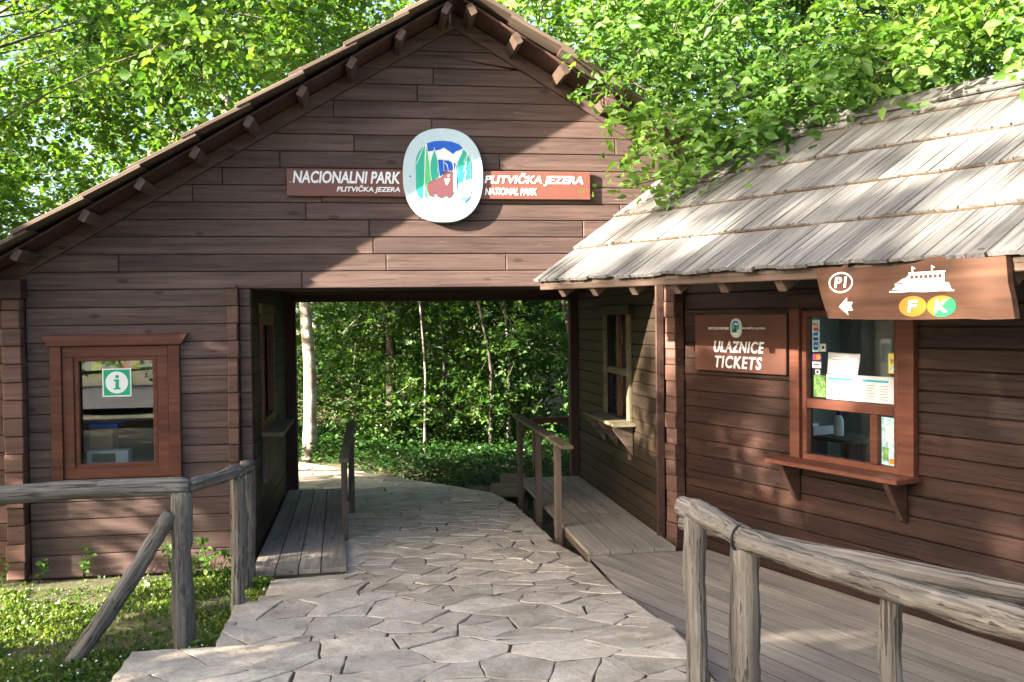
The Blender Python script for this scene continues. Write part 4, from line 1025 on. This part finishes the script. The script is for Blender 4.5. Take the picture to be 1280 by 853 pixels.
tb_ = thing('table', (-1.2, 0.5, 0), 'table behind the information window', 'table')
beam('table_top', tb_, (-1.60, 0.42, 0.80), (-0.60, 0.42, 0.80), 0.5, 0.03, M['moss'])
for u in (-1.55, -0.65): beam('leg', tb_, (u, 0.42, 0.0), (u, 0.42, 0.785), 0.05, 0.4, M['beam'], (0, 1, 0))
cb = thing('cardboard_box', (-1.26, 0.45, 0.815), 'brown cardboard box with blue top inside the left window', 'box')
boxes('box', cb, [(-1.36, 0.36, 0.816, -1.18, 0.55, 1.10)], M['card']); slab('blue_top', cb, FR, rect(-1.365, 1.101, -1.14, 1.135), 0.35, 0.56, M['skyblue'], 0)
wt = thing('white_tray', (-1.2, 0.25, 0.815), 'white tray on the sill inside the left window', 'tray')
boxes('tray', wt, [(-1.34, 0.20, 0.816, -1.02, 0.33, 0.93)], M['paper']); slab('label_patch', wt, FR, rect(-1.30, 0.84, -1.12, 0.91), 0.195, 0.1995, M['moss'], 0)
# cable at the gable peak
cbv, cbf = tube_arrays([(1.635, -0.12, 4.40), (1.625, -0.30, 4.55), (1.60, -0.62, 4.95), (1.45, -2.0, 6.4), (1.3, -4.0, 8.6)], [0.006]*5, 6)
cbl = mesh_obj('cable', cbv, cbf, M['cable'], None, None, True); tag(cbl, 'thin grey cable rising from the gable peak', 'cable')
lathe('insulator', cbl, [(0.012, 0), (0.022, 0.012), (0.014, 0.024), (0.022, 0.036), (0.01, 0.05)], M['moss'], (1.635, -0.08, 4.365))
# ------------------------------------------------------------------ log fences
lf = thing('log_fence', (-0.3, -2.0, 0), 'weathered round log fence on the lawn below the information window', 'fence')
log('rail', lf, (-2.1, -1.99, 0.965), (-0.145, -2.03, 0.985), 0.052, 0.056, M['log'], 0.012, 3)
log('rail', lf, (-0.155, -2.02, 0.985), (0.055, -1.40, 0.975), 0.045, 0.040, M['log'], 0.012, 4, 20)
log('rail', lf, (0.055, -1.48, 0.965), (0.045, -0.62, 0.885), 0.045, 0.045, M['log'], 0.008, 5, 20)
log('post', lf, (-0.192, -2.05, -0.12), (-0.186, -2.04, 0.955), 0.064, 0.058, M['log'], 0.008, 6)
log('post', lf, (0.058, -1.47, -0.12), (0.062, -1.45, 0.94), 0.048, 0.052, M['log'], 0.012, 7)
log('post', lf, (0.0, -0.58, -0.1), (0.02, -0.58, 0.92), 0.055, 0.055, M['log'], 0.010, 8)
log('brace', lf, (-0.83, -2.22, -0.06), (-0.245, -2.06, 0.83), 0.052, 0.048, M['log'], 0.012, 9)
rf = thing('log_fence', (2.7, -4.3, 0), 'weathered round log fence in the right foreground beside the board walk', 'fence')
log('rail', rf, (2.42, -3.56, 1.055), (2.535, -4.05, 1.000), 0.050, 0.056, M['log'], 0.015, 11, 16, 18, 0.14)
log('rail', rf, (2.515, -4.0, 0.995), (3.30, -5.45, 0.872), 0.048, 0.055, M['log'], 0.014, 12, 50, 20, 0.15)
log('post', rf, (2.435, -3.70, -0.1), (2.44, -3.69, 1.02), 0.050, 0.052, M['log'], 0.010, 13)
log('post', rf, (2.555, -4.03, -0.1), (2.55, -4.03, 0.97), 0.054, 0.052, M['log'], 0.010, 14)
log('post', rf, (2.89, -4.62, -0.1), (2.89, -4.62, 0.93), 0.042, 0.040, M['log'], 0.010, 15)
bd = [(2.527+0.056*math.cos(a)*0.95, -4.025+0.03*math.cos(a), 0.996+0.056*math.sin(a)) for a in [i*math.pi/8 for i in range(17)]]
v_, f_ = tube_arrays(bd, [0.006]*17, 6); mesh_obj('wire_band', v_, f_, M['black'], rf, None, True)
sf = thing('log_fence', (3.0, -4.1, 0), 'second thinner log rail behind the right foreground fence', 'fence')
log('rail', sf, (2.515, -3.27, 0.905), (3.75, -5.32, 0.905), 0.038, 0.044, M['log'], 0.010, 16, 30)
log('post', sf, (2.665, -3.66, -0.1), (2.665, -3.66, 0.87), 0.042, 0.040, M['log'], 0.01, 17)
log('post', sf, (3.52, -4.98, -0.1), (3.52, -4.98, 0.86), 0.042, 0.040, M['log'], 0.01, 18)
# stone edging along the wall base on the lawn
v_, f_ = [], []
ke = thing('stone_edging', (-1.0, -0.35, -0.05), 'low pale stone edging along the foot of the left wall', 'edging')
x = -2.4
i = 0
while x < -0.1:
    L = random.uniform(0.3, 0.6); yy = -0.26-0.10*sst(-1.4, -0.2, x); sl_ = yy-0.08*sst(-1.6, 0, x)
    slab('edging_stone', ke, Frame((0, 0, 0.022-0.015*(i % 2)), (1, 0, 0), (0, 0, -1)), [(x, -sl_-0.05), (x+L*0.5, -sl_-0.06), (x+L-0.012, -sl_-0.045), (x+L-0.01, -sl_+0.055), (x+L*0.4, -sl_+0.06), (x+0.005, -sl_+0.05)], 0, 0.10, M['concrete'], 0.015); x += L; i += 1

# ------------------------------------------------------------------ vegetation
class Leaves:
    def __init__(s): s.c = []; s.d = []; s.n = []; s.z = []
    def add(s, c, d, n, z): s.c.append(c); s.d.append(d); s.n.append(n); s.z.append(z)
def unit(a): return a/(np.linalg.norm(a, axis=-1, keepdims=True)+1e-9)
def leaf_mesh(name, c, d, n, size, mat, parent, width=0.62, fine=True):
    """many leaves: c centres, d along-leaf directions, n normals, size lengths"""
    d = unit(d); n = unit(n-d*(n*d).sum(1, keepdims=True)); b = np.cross(n, d); z = size[:, None]
    fold = 0.16
    if fine:
        w = width*0.5
        P = [c-d*z*0.5, c-d*z*0.12+b*z*w+n*z*fold, c+d*z*0.22+b*z*w*0.72+n*z*fold*0.8, c+d*z*0.5-n*z*0.08, c+d*z*0.22-b*z*w*0.72+n*z*fold*0.8, c-d*z*0.12-b*z*w+n*z*fold]
        idx = [[0, 1, 2, 3], [0, 3, 4, 5]]
    else:
        w = width*0.5
        P = [c-d*z*0.5, c+b*z*w+n*z*fold, c+d*z*0.5, c-b*z*w+n*z*fold]; idx = [[0, 1, 2, 3]]
    k = len(P); N_ = len(c); co = np.stack(P, 1).reshape(-1, 3)
    f = (np.arange(N_)[:, None, None]*k+np.array(idx)[None]).reshape(-1, 4)
    me = bpy.data.meshes.new(name); me.vertices.add(len(co)); me.vertices.foreach_set('co', co.astype(np.float32).ravel())
    me.loops.add(f.size); me.loops.foreach_set('vertex_index', f.astype(np.int32).ravel())
    me.polygons.add(len(f)); me.polygons.foreach_set('loop_start', np.arange(0, f.size, 4, dtype=np.int32)); me.polygons.foreach_set('loop_total', np.full(len(f), 4, dtype=np.int32))
    me.update(); me.validate(); me.materials.append(mat)
    o = bpy.data.objects.new(name, me); return _link(o, parent, Matrix.Identity(4))
RS = np.random.RandomState(11)
def sprays(clumps, per, leaf, twig=0.5, droop=0.25, nleaf=12, flat=0.55, out=None):
    """clumps: list of (centre, radii); returns leaf arrays and twig segments"""
    C, D, Nn, Z, T = [], [], [], [], []
    for (c, r) in clumps:
        c = np.array(c, float); r = np.array(r, float)
        m = max(3, int(per*(r[0]*r[1]*r[2])**(2/3)*RS.uniform(0.8, 1.2)))
        u = unit(RS.normal(size=(m, 3))); rad = RS.uniform(0.15, 1.0, (m, 1))**0.6
        base = c+u*rad*r
        dirs = unit(u*np.array([1, 1, 0.35])+RS.normal(size=(m, 3))*0.45+np.array(out if out is not None else (0, 0, 0))-np.array([0, 0, droop]))
        nl = nleaf; L = twig*RS.uniform(0.6, 1.25, (m, 1))
        t = (np.arange(nl)+0.5)/nl
        side = unit(np.cross(dirs, np.array([0, 0, 1.0]))+RS.normal(size=(m, 3))*0.25)
        nor = unit(np.cross(side, dirs)); nor = np.where(nor[:, 2:3] < 0, -nor, nor)
        sgn_ = np.where(np.arange(nl) % 2 == 0, 1.0, -1.0)
        pos = base[:, None]+dirs[:, None]*(t[None, :, None]*L[:, None])-np.array([0, 0, 1.0])*(t[None, :, None]**2*L[:, None]*droop*0.7)
        ld = dirs[:, None]*0.55+side[:, None]*sgn_[None, :, None]*0.85+RS.normal(size=(m, nl, 3))*0.28
        pos = pos+side[:, None]*sgn_[None, :, None]*leaf*0.55+RS.normal(size=(m, nl, 3))*leaf*0.25
        nn = nor[:, None]*flat+RS.normal(size=(m, nl, 3))*0.42+np.array([-0.25, -0.2, 0])
        C.append(pos.reshape(-1, 3)); D.append(ld.reshape(-1, 3)); Nn.append(nn.reshape(-1, 3)); Z.append(leaf*np.clip(RS.lognormal(-0.05, 0.32, m*nl), 0.4, 1.7))
        for i in range(0, m, 3): T.append((base[i]-dirs[i]*0.15, base[i]+dirs[i]*L[i]*0.9-np.array([0, 0, 1])*L[i]*droop*0.5))
    return np.concatenate(C), np.concatenate(D), np.concatenate(Nn), np.concatenate(Z), T
def bend_pts(a, b, n, sag, seed):
    r = np.random.RandomState(seed); a = np.array(a, float); b = np.array(b, float); L = np.linalg.norm(b-a); out = []
    o1 = r.normal(size=3)*L*0.05
    for i in range(n):
        f = i/(n-1); out.append(a+(b-a)*f+(o1+np.array([0, 0, sag*L]))*math.sin(math.pi*f))
    return out
def tree(name, label, trunk, r0, r1, clumps, per, leaf, lmat, bmat, group=None, droop=0.25, twig=0.5, nleaf=12, limbs=True, seed=0, cat='tree', width=0.62, fine=True, every=1, limb_r=0.035, out=None, sides=9):
    t = thing(name, trunk[0], label, cat, group)
    V, Fc = [], []
    def addt(pts, rad, sd, sides, rough):
        v, f = tube_arrays(pts, rad, sides, rough, sd, False); b = len(V); V.extend(v); Fc.extend([[b+i for i in q] for q in f])
    k = len(trunk); n = 14
    tp = []
    for i in range(n):
        f = i/(n-1)*(k-1); a = min(int(f), k-2); g = f-a; tp.append(np.array(trunk[a])*(1-g)+np.array(trunk[a+1])*g)
    addt(tp, [r0*(1.0+0.35*max(0, 1-i/1.5))*(1-i/(n-1))+r1*(i/(n-1)) for i in range(n)], seed, sides, 0.08)
    if limbs:
        for q, (c, r) in enumerate(clumps[::every]):
            c = np.array(c); j = min(range(n), key=lambda i: abs((tp[i][2]) - (c[2]-0.35*np.linalg.norm(c[:2]-tp[i][:2])))+0.001*i)
            lr_ = limb_r*(0.6+0.5*RS.rand())
            addt(bend_pts(tp[j], c, 7, 0.06, seed*31+q), list(np.linspace(lr_, lr_*0.22, 7)), q, 5, 0.05)
    C, D, Nn, Z, T = sprays(clumps, per, leaf, twig, droop, nleaf, out=out)
    for q, (a, b) in enumerate(T[::2]):
        addt([a, (a+b)/2, b], [0.007, 0.005, 0.002], 0, 3, 0)
    mesh_obj('trunk', V, Fc, bmat, t, None, True)
    leaf_mesh('crown', C, D, Nn, Z, lmat, t, width, fine)
    return len(C)
def blob(n, lo, hi, rlo, rhi, ok=None, seed=0):
    r = np.random.RandomState(seed); out = []
    while len(out) < n:
        c = r.uniform(lo, hi)
        if ok is not None and not ok(c): continue
        s = r.uniform(rlo, rhi); out.append((c, (s, s, s*0.7)))
    return out
total = 0
# left maple beside the house: branches reach over the left roof slope
def above_roof(c, m=0.55):
    if c[1] < 4.3 and abs(c[0]-RX) < 4.1: return c[2] > 4.6-0.6*abs(c[0]-RX)+m
    return True
total += tree('maple_tree', 'broad leafy tree whose branches hang over the left roof slope', [(-5.2, 4.2, -0.1), (-4.9, 4.3, 3.0), (-4.4, 4.6, 6.0), (-3.8, 4.9, 9.0)], 0.17, 0.05,
     blob(34, (-4.8, 2.0, 3.0), (0.6, 6.5, 7.6), 0.55, 1.0, lambda c: above_roof(c) and c[2] > 3.3+0.45*(c[0]+4), 1)+blob(7, (-3.9, -0.2, 2.7), (-2.7, 2.0, 4.2), 0.4, 0.6, None, 2),
     170, 0.088, M['leafL'], M['bark'], None, 0.3, 0.55, 11, True, 1, width=0.8, limb_r=0.022, out=(0.5, -0.1, -0.1))
total += tree('maple_tree', 'leafy tree behind the house left of the gable peak', [(-2.4, 8.6, -0.1), (-2.2, 8.5, 4.0), (-2.0, 8.4, 8.0), (-1.9, 8.3, 11.0)], 0.14, 0.03,
     blob(34, (-5.5, 6.5, 3.2), (1.8, 10.5, 9.0), 0.7, 1.2, None, 3), 75, 0.105, M['leafL'], M['bark'], None, 0.25, 0.6, 11, True, 2, width=0.75, limb_r=0.025)
# slender trees far behind, sunlit
for i, (x, y, h, lab) in enumerate(((-4.4, 17.0, 17, 'tall pale slender tree farthest left behind the roof'), (-2.3, 15.0, 17, 'tall slender tree with bare trunk seen through the left canopy'), (-0.4, 16.5, 18, 'tall slender tree just left of the gable peak'),
                                     (3.4, 17.0, 18, 'tall slender tree right of the gable peak behind the foliage'), (8.5, 15.5, 17, 'tall slender tree far behind the ticket hut roof'))):
    total += tree('slender_tree', lab, [(x, y, 0.3), (x+0.15, y, h*0.35), (x-0.1, y, h*0.7), (x+0.1, y, h)], 0.15, 0.04,
         blob(17, (x-2.3, y-1.8, 5.0), (x+2.3, y+1.8, h), 0.7, 1.2, None, 20+i), 22, 0.16, M['leafB'], M['greybark'], 'slender trees behind the house', 0.15, 0.7, 10, True, 5+i, width=0.7, fine=False)
# hornbeam behind the hut, branches droop over the shake roof
cl = [(3.04, -0.75, 3.78, .30), (2.98, -0.75, 3.52, .24), (3.25, -0.8, 3.20, .30), (3.50, -0.95, 2.98, .26), (3.75, -0.8, 3.42, .34), (3.45, -0.6, 3.62, .34), (4.15, -0.45, 3.90, .38), (4.35, -0.8, 3.62, .34), (4.6, -0.95, 3.95, .38), (4.95, -1.4, 3.95, .38), (5.15, -1.7, 3.80, .34), (5.4, -2.0, 3.95, .36), (5.35, -1.9, 4.25, .4), (3.3, -0.35, 4.15, .4), (3.75, -0.3, 4.1, .42), (5.0, -0.6, 4.4, .45), (5.6, -1.2, 4.45, .45), (5.9, -1.8, 4.3, .45), (4.0, -0.75, 3.45, .3), (3.1, -0.6, 4.05, .35), (3.6, -1.05, 3.2, .28), (4.75, -1.25, 3.72, .3), (4.5, -0.5, 4.2, .45), (4.1, -0.1, 4.5, .5), (5.3, -1.2, 4.15, .4), (5.7, -2.2, 4.05, .35), (3.35, -0.9, 3.42, .3)]
cl_r = [((a, b, c), (r, r, r*0.6)) for a, b, c, r in ((4.10, -0.75, 3.62, .30), (4.22, -1.05, 3.74, .32), (4.45, -1.70, 3.78, .32), (4.66, -2.25, 3.84, .32), (4.84, -2.75, 3.86, .32), (4.98, -3.1, 3.9, .34), (4.6, -1.6, 4.1, .4), (4.95, -2.4, 4.15, .42), (5.1, -3.0, 4.2, .42))]
cl = [((a, b, c), (r, r, r*0.62)) if a < 3.9 else ((a*0.92+0.08*0.92, b*0.92-0.08*8.0, c*0.92+0.08*1.96+0.05), (r, r, r*0.62)) for a, b, c, r in cl]
def over_hut(c):
    k = EO-(Vector(c)-HC).dot(HN)
    top = 2.3+0.7*k if k < KR else 3.5
    return c[2] > top+0.75 and above_roof(c, 0.7)
cl += cl_r
cl += blob(46, (2.4, -0.4, 3.8), (8.6, 4.6, 7.4), 0.55, 0.95, over_hut, 5)
total += tree('hornbeam_tree', 'bright green tree behind the ticket hut drooping over its roof', [(6.6, 3.4, -0.1), (6.5, 3.2, 2.5), (6.2, 2.8, 5.0), (5.8, 2.4, 7.5)], 0.19, 0.05, cl, 215, 0.074, M['leafR'], M['bark'], None, 0.35, 0.42, 12, True, 3, width=0.58, limb_r=0.018, out=(-0.25, -0.35, -0.1))
total += tree('beech_tree', 'dense leafy tree filling the space behind the hornbeam', [(6.0, 8.5, -0.1), (5.9, 8.4, 4), (5.8, 8.4, 9)], 0.2, 0.06, blob(36, (1.8, 6.5, 3.0), (13, 10.5, 9.0), 0.8, 1.4, None, 6), 50, 0.12, M['leafL'], M['bark'], None, 0.25, 0.6, 11, True, 4, width=0.7, limb_r=0.025)
# understory seen through the passage
und = [(0.35, 8.2, 3.4, 'pale trunked young tree at left in the passage view', 'birch', 0.105), (1.28, 9.2, 4.6, 'dark trunked tree near the middle of the passage view', 'bark', 0.085), (2.1, 8.9, 3.6, 'thin pale stemmed sapling right of the dark trunk', 'greybark', 0.026),
       (1.75, 8.0, 3.4, 'slim grey stem between dark trunk and pale sapling', 'greybark', 0.022), (2.75, 8.1, 3.5, 'slim leaning stem left of the platform handrail', 'bark', 0.028),
       (3.1, 8.6, 3.6, 'leafy sapling behind the platform handrail', 'greybark', 0.03), (4.0, 8.0, 3.8, 'leafy sapling nearest the right end of the passage view', 'bark', 0.04), (2.6, 10.8, 4.8, 'taller sapling at the back of the passage view', 'greybark', 0.05), (-0.6, 10.2, 4.6, 'leafy sapling behind the pale trunk', 'bark', 0.05)]
for i, (x, y, h, lab, bm, r) in enumerate(und):
    y -= 0.9
    tx = x if bm != 'birch' else 0.06
    yt = y-0.85
    zb = ground_z(x, y)-0.05
    total += tree('young_tree', lab, [(tx, yt, zb), (tx+0.03, yt, zb+h*0.4), (tx-0.05 if bm != 'bark' else tx-0.2, yt+0.1, zb+h*0.75), (tx-0.02, y, zb+h+0.6)], r, r*0.6,
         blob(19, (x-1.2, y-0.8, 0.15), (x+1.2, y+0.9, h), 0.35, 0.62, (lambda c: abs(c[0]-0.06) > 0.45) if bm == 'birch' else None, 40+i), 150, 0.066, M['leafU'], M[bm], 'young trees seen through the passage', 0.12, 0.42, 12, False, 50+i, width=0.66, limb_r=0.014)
# far wood as one mass
fx = blob(190, (-16, 13.0, 0.2), (24, 21, 9.5), 0.9, 1.7, None, 9)+blob(60, (-5, 11.5, 0.3), (8, 14, 3.6), 0.7, 1.1, None, 10)
C, D, Nn, Z, T = sprays(fx, 16, 0.2, 0.9, 0.15, 10); total += len(C)
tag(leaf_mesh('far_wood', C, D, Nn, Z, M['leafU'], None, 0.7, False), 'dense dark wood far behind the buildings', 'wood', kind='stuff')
# trees left of and behind the camera: they shade the forecourt
side = [(-7.0, 0.6, 4.0, 'full round tree left of the forecourt nearest the house'), (-7.2, -1.5, 4.5, 'full round tree left of the forecourt second from the house'), (-6.9, -3.75, 4.9, 'full round tree left of the forecourt between its two taller neighbours'), (-7.2, -5.9, 5.2, 'full round tree left of the forecourt third from the house'), (-7.4, -8.2, 5.5, 'full round tree left of the forecourt farthest from the house')]
for i, (x, y, h, lab) in enumerate(side):
    total += tree('lime_tree', lab, [(x, y, 0.1), (x, y, h*0.5), (x+0.1, y, h*0.9)], 0.14, 0.04, blob(30, (x-1.2, y-(0.8, 0.7, 1.35, 1.7, 1.7)[i], (0.6, 2.5, 2.6, 0.6, 0.6)[i]), (x+1.2, y+(0.8, 0.7, 1.35, 1.7, 1.7)[i], h-0.35), 0.5, 0.8, None, 70+i), (50, 50, 170, 130, 130)[i], 0.12, M['leafL'], M['bark'], 'trees along the left side of the forecourt', 0.2, 0.5, 10, True, 80+i, width=0.75, fine=False)
for i, (x, y, lab) in enumerate(((-20.0, -10.3, 'tall thin unseen tree added far left of the forecourt, nearer the house'), (-20.5, -13.3, 'tall thin unseen tree added far left of the forecourt, farther from the house'))):  # unseen trees placed to thin the sunlight reaching the ticket hut
    total += tree('shading_poplar', lab, [(x, y, 0.2), (x, y, 7), (x+0.1, y, 13.5)], 0.2, 0.05, blob(20, (x-1.0, y-1.5, 8.4), (x+1.0, y+1.5, 12.3), 0.7, 0.95, None, 60+i), 30, 0.22, M['leafB'], M['greybark'], 'unseen trees added to thin the sun on the hut', 0.2, 0.6, 10, True, 85+i, width=0.75, fine=False)
for i, (x, y, h, lab) in enumerate(((5.5, -14, 8, 'tree behind the camera on the right'), (10.5, -9, 8, 'tree right of the board walk out of view'), (-2.0, -19, 9, 'tree behind the camera across the road, middle one'), (-7.5, -20, 9, 'tree behind the camera across the road, left one'), (2.5, -20.5, 9, 'tree behind the camera across the road, right one'))):
    total += tree('lime_tree', lab, [(x, y, 0.1), (x, y, h*0.5), (x+0.1, y, h*0.9)], 0.16, 0.05, blob(26, (x-2.4, y-2.0, 0.9), (x+2.4, y+2.0, h), 0.8, 1.2, None, 90+i), 14, 0.16, M['leafL'], M['bark'], 'trees around the forecourt', 0.2, 0.6, 10, True, 90+i, width=0.75, fine=False)

hg = blob(80, (-14, -20.0, 0.7), (5, -19.2, 3.0), 0.5, 0.8, None, 12)  # unseen hedge added to darken the reflection in the information window
C, D, Nn, Z, T = sprays(hg, 30, 0.13, 0.4, 0.1, 9); hd = thing('hedge', (-4, -19.6, 0.2), 'unseen green hedge added across the road for the window reflection', 'hedge')
leaf_mesh('leaves', C, D, Nn, Z, M['leafU'], hd, 0.7, False); mesh_obj('stems', *tube_arrays([(-13, -19.6, 0.25), (-4, -19.6, 0.8), (5, -19.6, 0.25)], [0.05]*3, 6), M['bark'], hd); total += len(C)
total += tree('beech_tree', 'dense round tree out of view beyond the left end of the house', [(-8.6, 5.0, -0.1), (-8.6, 5.0, 3), (-8.5, 5.0, 5.8)], 0.2, 0.06, blob(44, (-10.0, 2.6, 0.6), (-7.4, 8.2, 6.0), 0.6, 1.0, None, 8), 20, 0.14, M['leafL'], M['bark'], None, 0.25, 0.5, 10, True, 9, width=0.7, fine=False)
# ground cover beyond the path
def scatter(n, fx_, seed):
    r = np.random.RandomState(seed); out = []
    while len(out) < n:
        p = fx_(r)
        if p is not None: out.append(p)
    return np.array(out)
def cover_pt(r):
    x, y = r.uniform(-1.5, 5.0), r.uniform(3.3, 9.5)
    if in_path(x, y) or in_path(x-0.1, y-0.1): return None
    if y < 3.6 and not (2.3 < x < 3.4): return None
    d = 0.24 if y > 4 else 0.14
    return (x, y, ground_z(x, y)+r.uniform(0.0, d))
C = scatter(22000, cover_pt, 3); n = len(C)
leafd = RS.normal(size=(n, 3)); leafd[:, 2] *= 0.4; nn = RS.normal(size=(n, 3))*0.45+np.array([0, -0.25, 1])
tag(leaf_mesh('ground_cover', C, leafd, nn, 0.065*RS.uniform(0.6, 1.3, n), M['leafG'], None, 0.75, False), 'low green ground cover beyond the curving path', 'plants', kind='stuff'); total += n
# lawn: clover leaves and blades
def bare(x, y): return math.sin(x*3.1+y*1.7)+math.sin(y*4.3-x*2.2+1.0)+0.7*math.sin(x*7+y*5)
def lawn_pt(r):
    x, y = r.uniform(-3.2, 0.2), r.uniform(-4.2, -0.12)
    if x > left_x(y)-0.015: return None
    if y > -0.43 and x < -0.7 and r.rand() < 0.93: return None
    b = bare(x, y)
    if b > 0.6 and r.rand() < 0.8: return None
    if (x+0.12)**2+(y+1.0)**2 < 0.05 and r.rand() < 0.85: return None
    return (x, y, lawn_z(x, y)+r.uniform(0.0, 0.030)*(1.2 if b < 0 else 0.6))
C = scatter(72000, lawn_pt, 4); n = len(C)
leafd = RS.normal(size=(n, 3)); up_ = RS.rand(n) < 0.3; leafd[:, 2] = np.where(up_, np.abs(leafd[:, 2])*1.5+0.8, leafd[:, 2]*0.35); nn = RS.normal(size=(n, 3))*0.5+np.array([0, 0, 1.0])
tag(leaf_mesh('lawn', C, leafd, nn, np.where(up_, 0.036, 0.016)*RS.uniform(0.6, 1.35, n), M['grass'], None, 0.6, False), 'short clover and grass lawn left of the path', 'lawn', kind='stuff'); total += n
C = scatter(170, lawn_pt, 6); C[:, 2] += 0.035; n = len(C)
tag(leaf_mesh('clover_flowers', C, RS.normal(size=(n, 3))*np.array([1, 1, 0.2]), np.tile(np.array([[0, -0.4, 1.0]]), (n, 1)), 0.013*RS.uniform(0.7, 1.3, n), M['petal'], None, 1.0, False), 'tiny white flowers dotted over the lawn', 'flowers', kind='stuff')
# weeds growing at the wall foot and post foot
def weed(x, y, h, nl, lf_, lab, seed):
    r = np.random.RandomState(seed); z0 = ground_z(x, y)
    t = thing('weed', (x, y, z0), lab, 'plant', 'weeds at the foot of the wall')
    V, Fc = [], []; C, D, Nn, Z = [], [], [], []
    for s in range(max(2, nl//6)):
        tip = np.array([x+r.normal()*h*0.25, y-abs(r.normal())*h*0.12, z0+h*r.uniform(0.55, 1)])
        v, f = tube_arrays([(x, y, z0-0.02), ((x+tip[0])/2, (y+tip[1])/2, z0+h*0.35), tuple(tip)], [0.004, 0.003, 0.002], 4, 0, s, False)
        b = len(V); V += v; Fc += [[b+i for i in q] for q in f]
        for k in range(6):
            g = r.uniform(0.25, 1); p = np.array([x, y, z0])*(1-g)+tip*g
            d = r.normal(size=3); d[2] = d[2]*0.3+0.2; C.append(p+unit(d)*lf_*0.5); D.append(d); Nn.append(np.array([r.normal()*0.4, -0.6+r.normal()*0.4, 1.0])); Z.append(lf_*r.uniform(0.6, 1.2))
    mesh_obj('stem', V, Fc, M['leafG'], t, None, True); leaf_mesh('leaves', np.array(C), np.array(D), np.array(Nn), np.array(Z), M['leafR'], t, 0.7, True)
for i, (x, y, h, nl, lf_, lab) in enumerate(((-1.86, -0.22, 0.30, 22, 0.06, 'leafy weed at the left foot post'), (-1.62, -0.16, 0.24, 14, 0.05, 'small weed just right of the left foot post'), (-1.30, -0.13, 0.34, 20, 0.06, 'upright weed below the window near the left'),
     (-0.30, -0.30, 0.42, 34, 0.07, 'tall weed at the log end post'), (-0.45, -0.22, 0.22, 28, 0.05, 'low weed between brace and fence post'), (-0.16, -0.62, 0.26, 36, 0.05, 'bushy weed behind the fence posts'), (-0.62, -0.2, 0.3, 18, 0.05, 'thin grassy weed right of the brace'),
     (0.12, -0.66, 0.16, 40, 0.045, 'low weed at the front corner of the ramp'), (-0.10, -2.2, 0.10, 14, 0.04, 'tiny weed at the fence post by the stone step'), (2.64, -2.22, 0.06, 10, 0.025, 'tiny weed in the joint beside the board walk'))):
    weed(x, y, h, nl, lf_, lab, 300+i)
print('leaves', total)
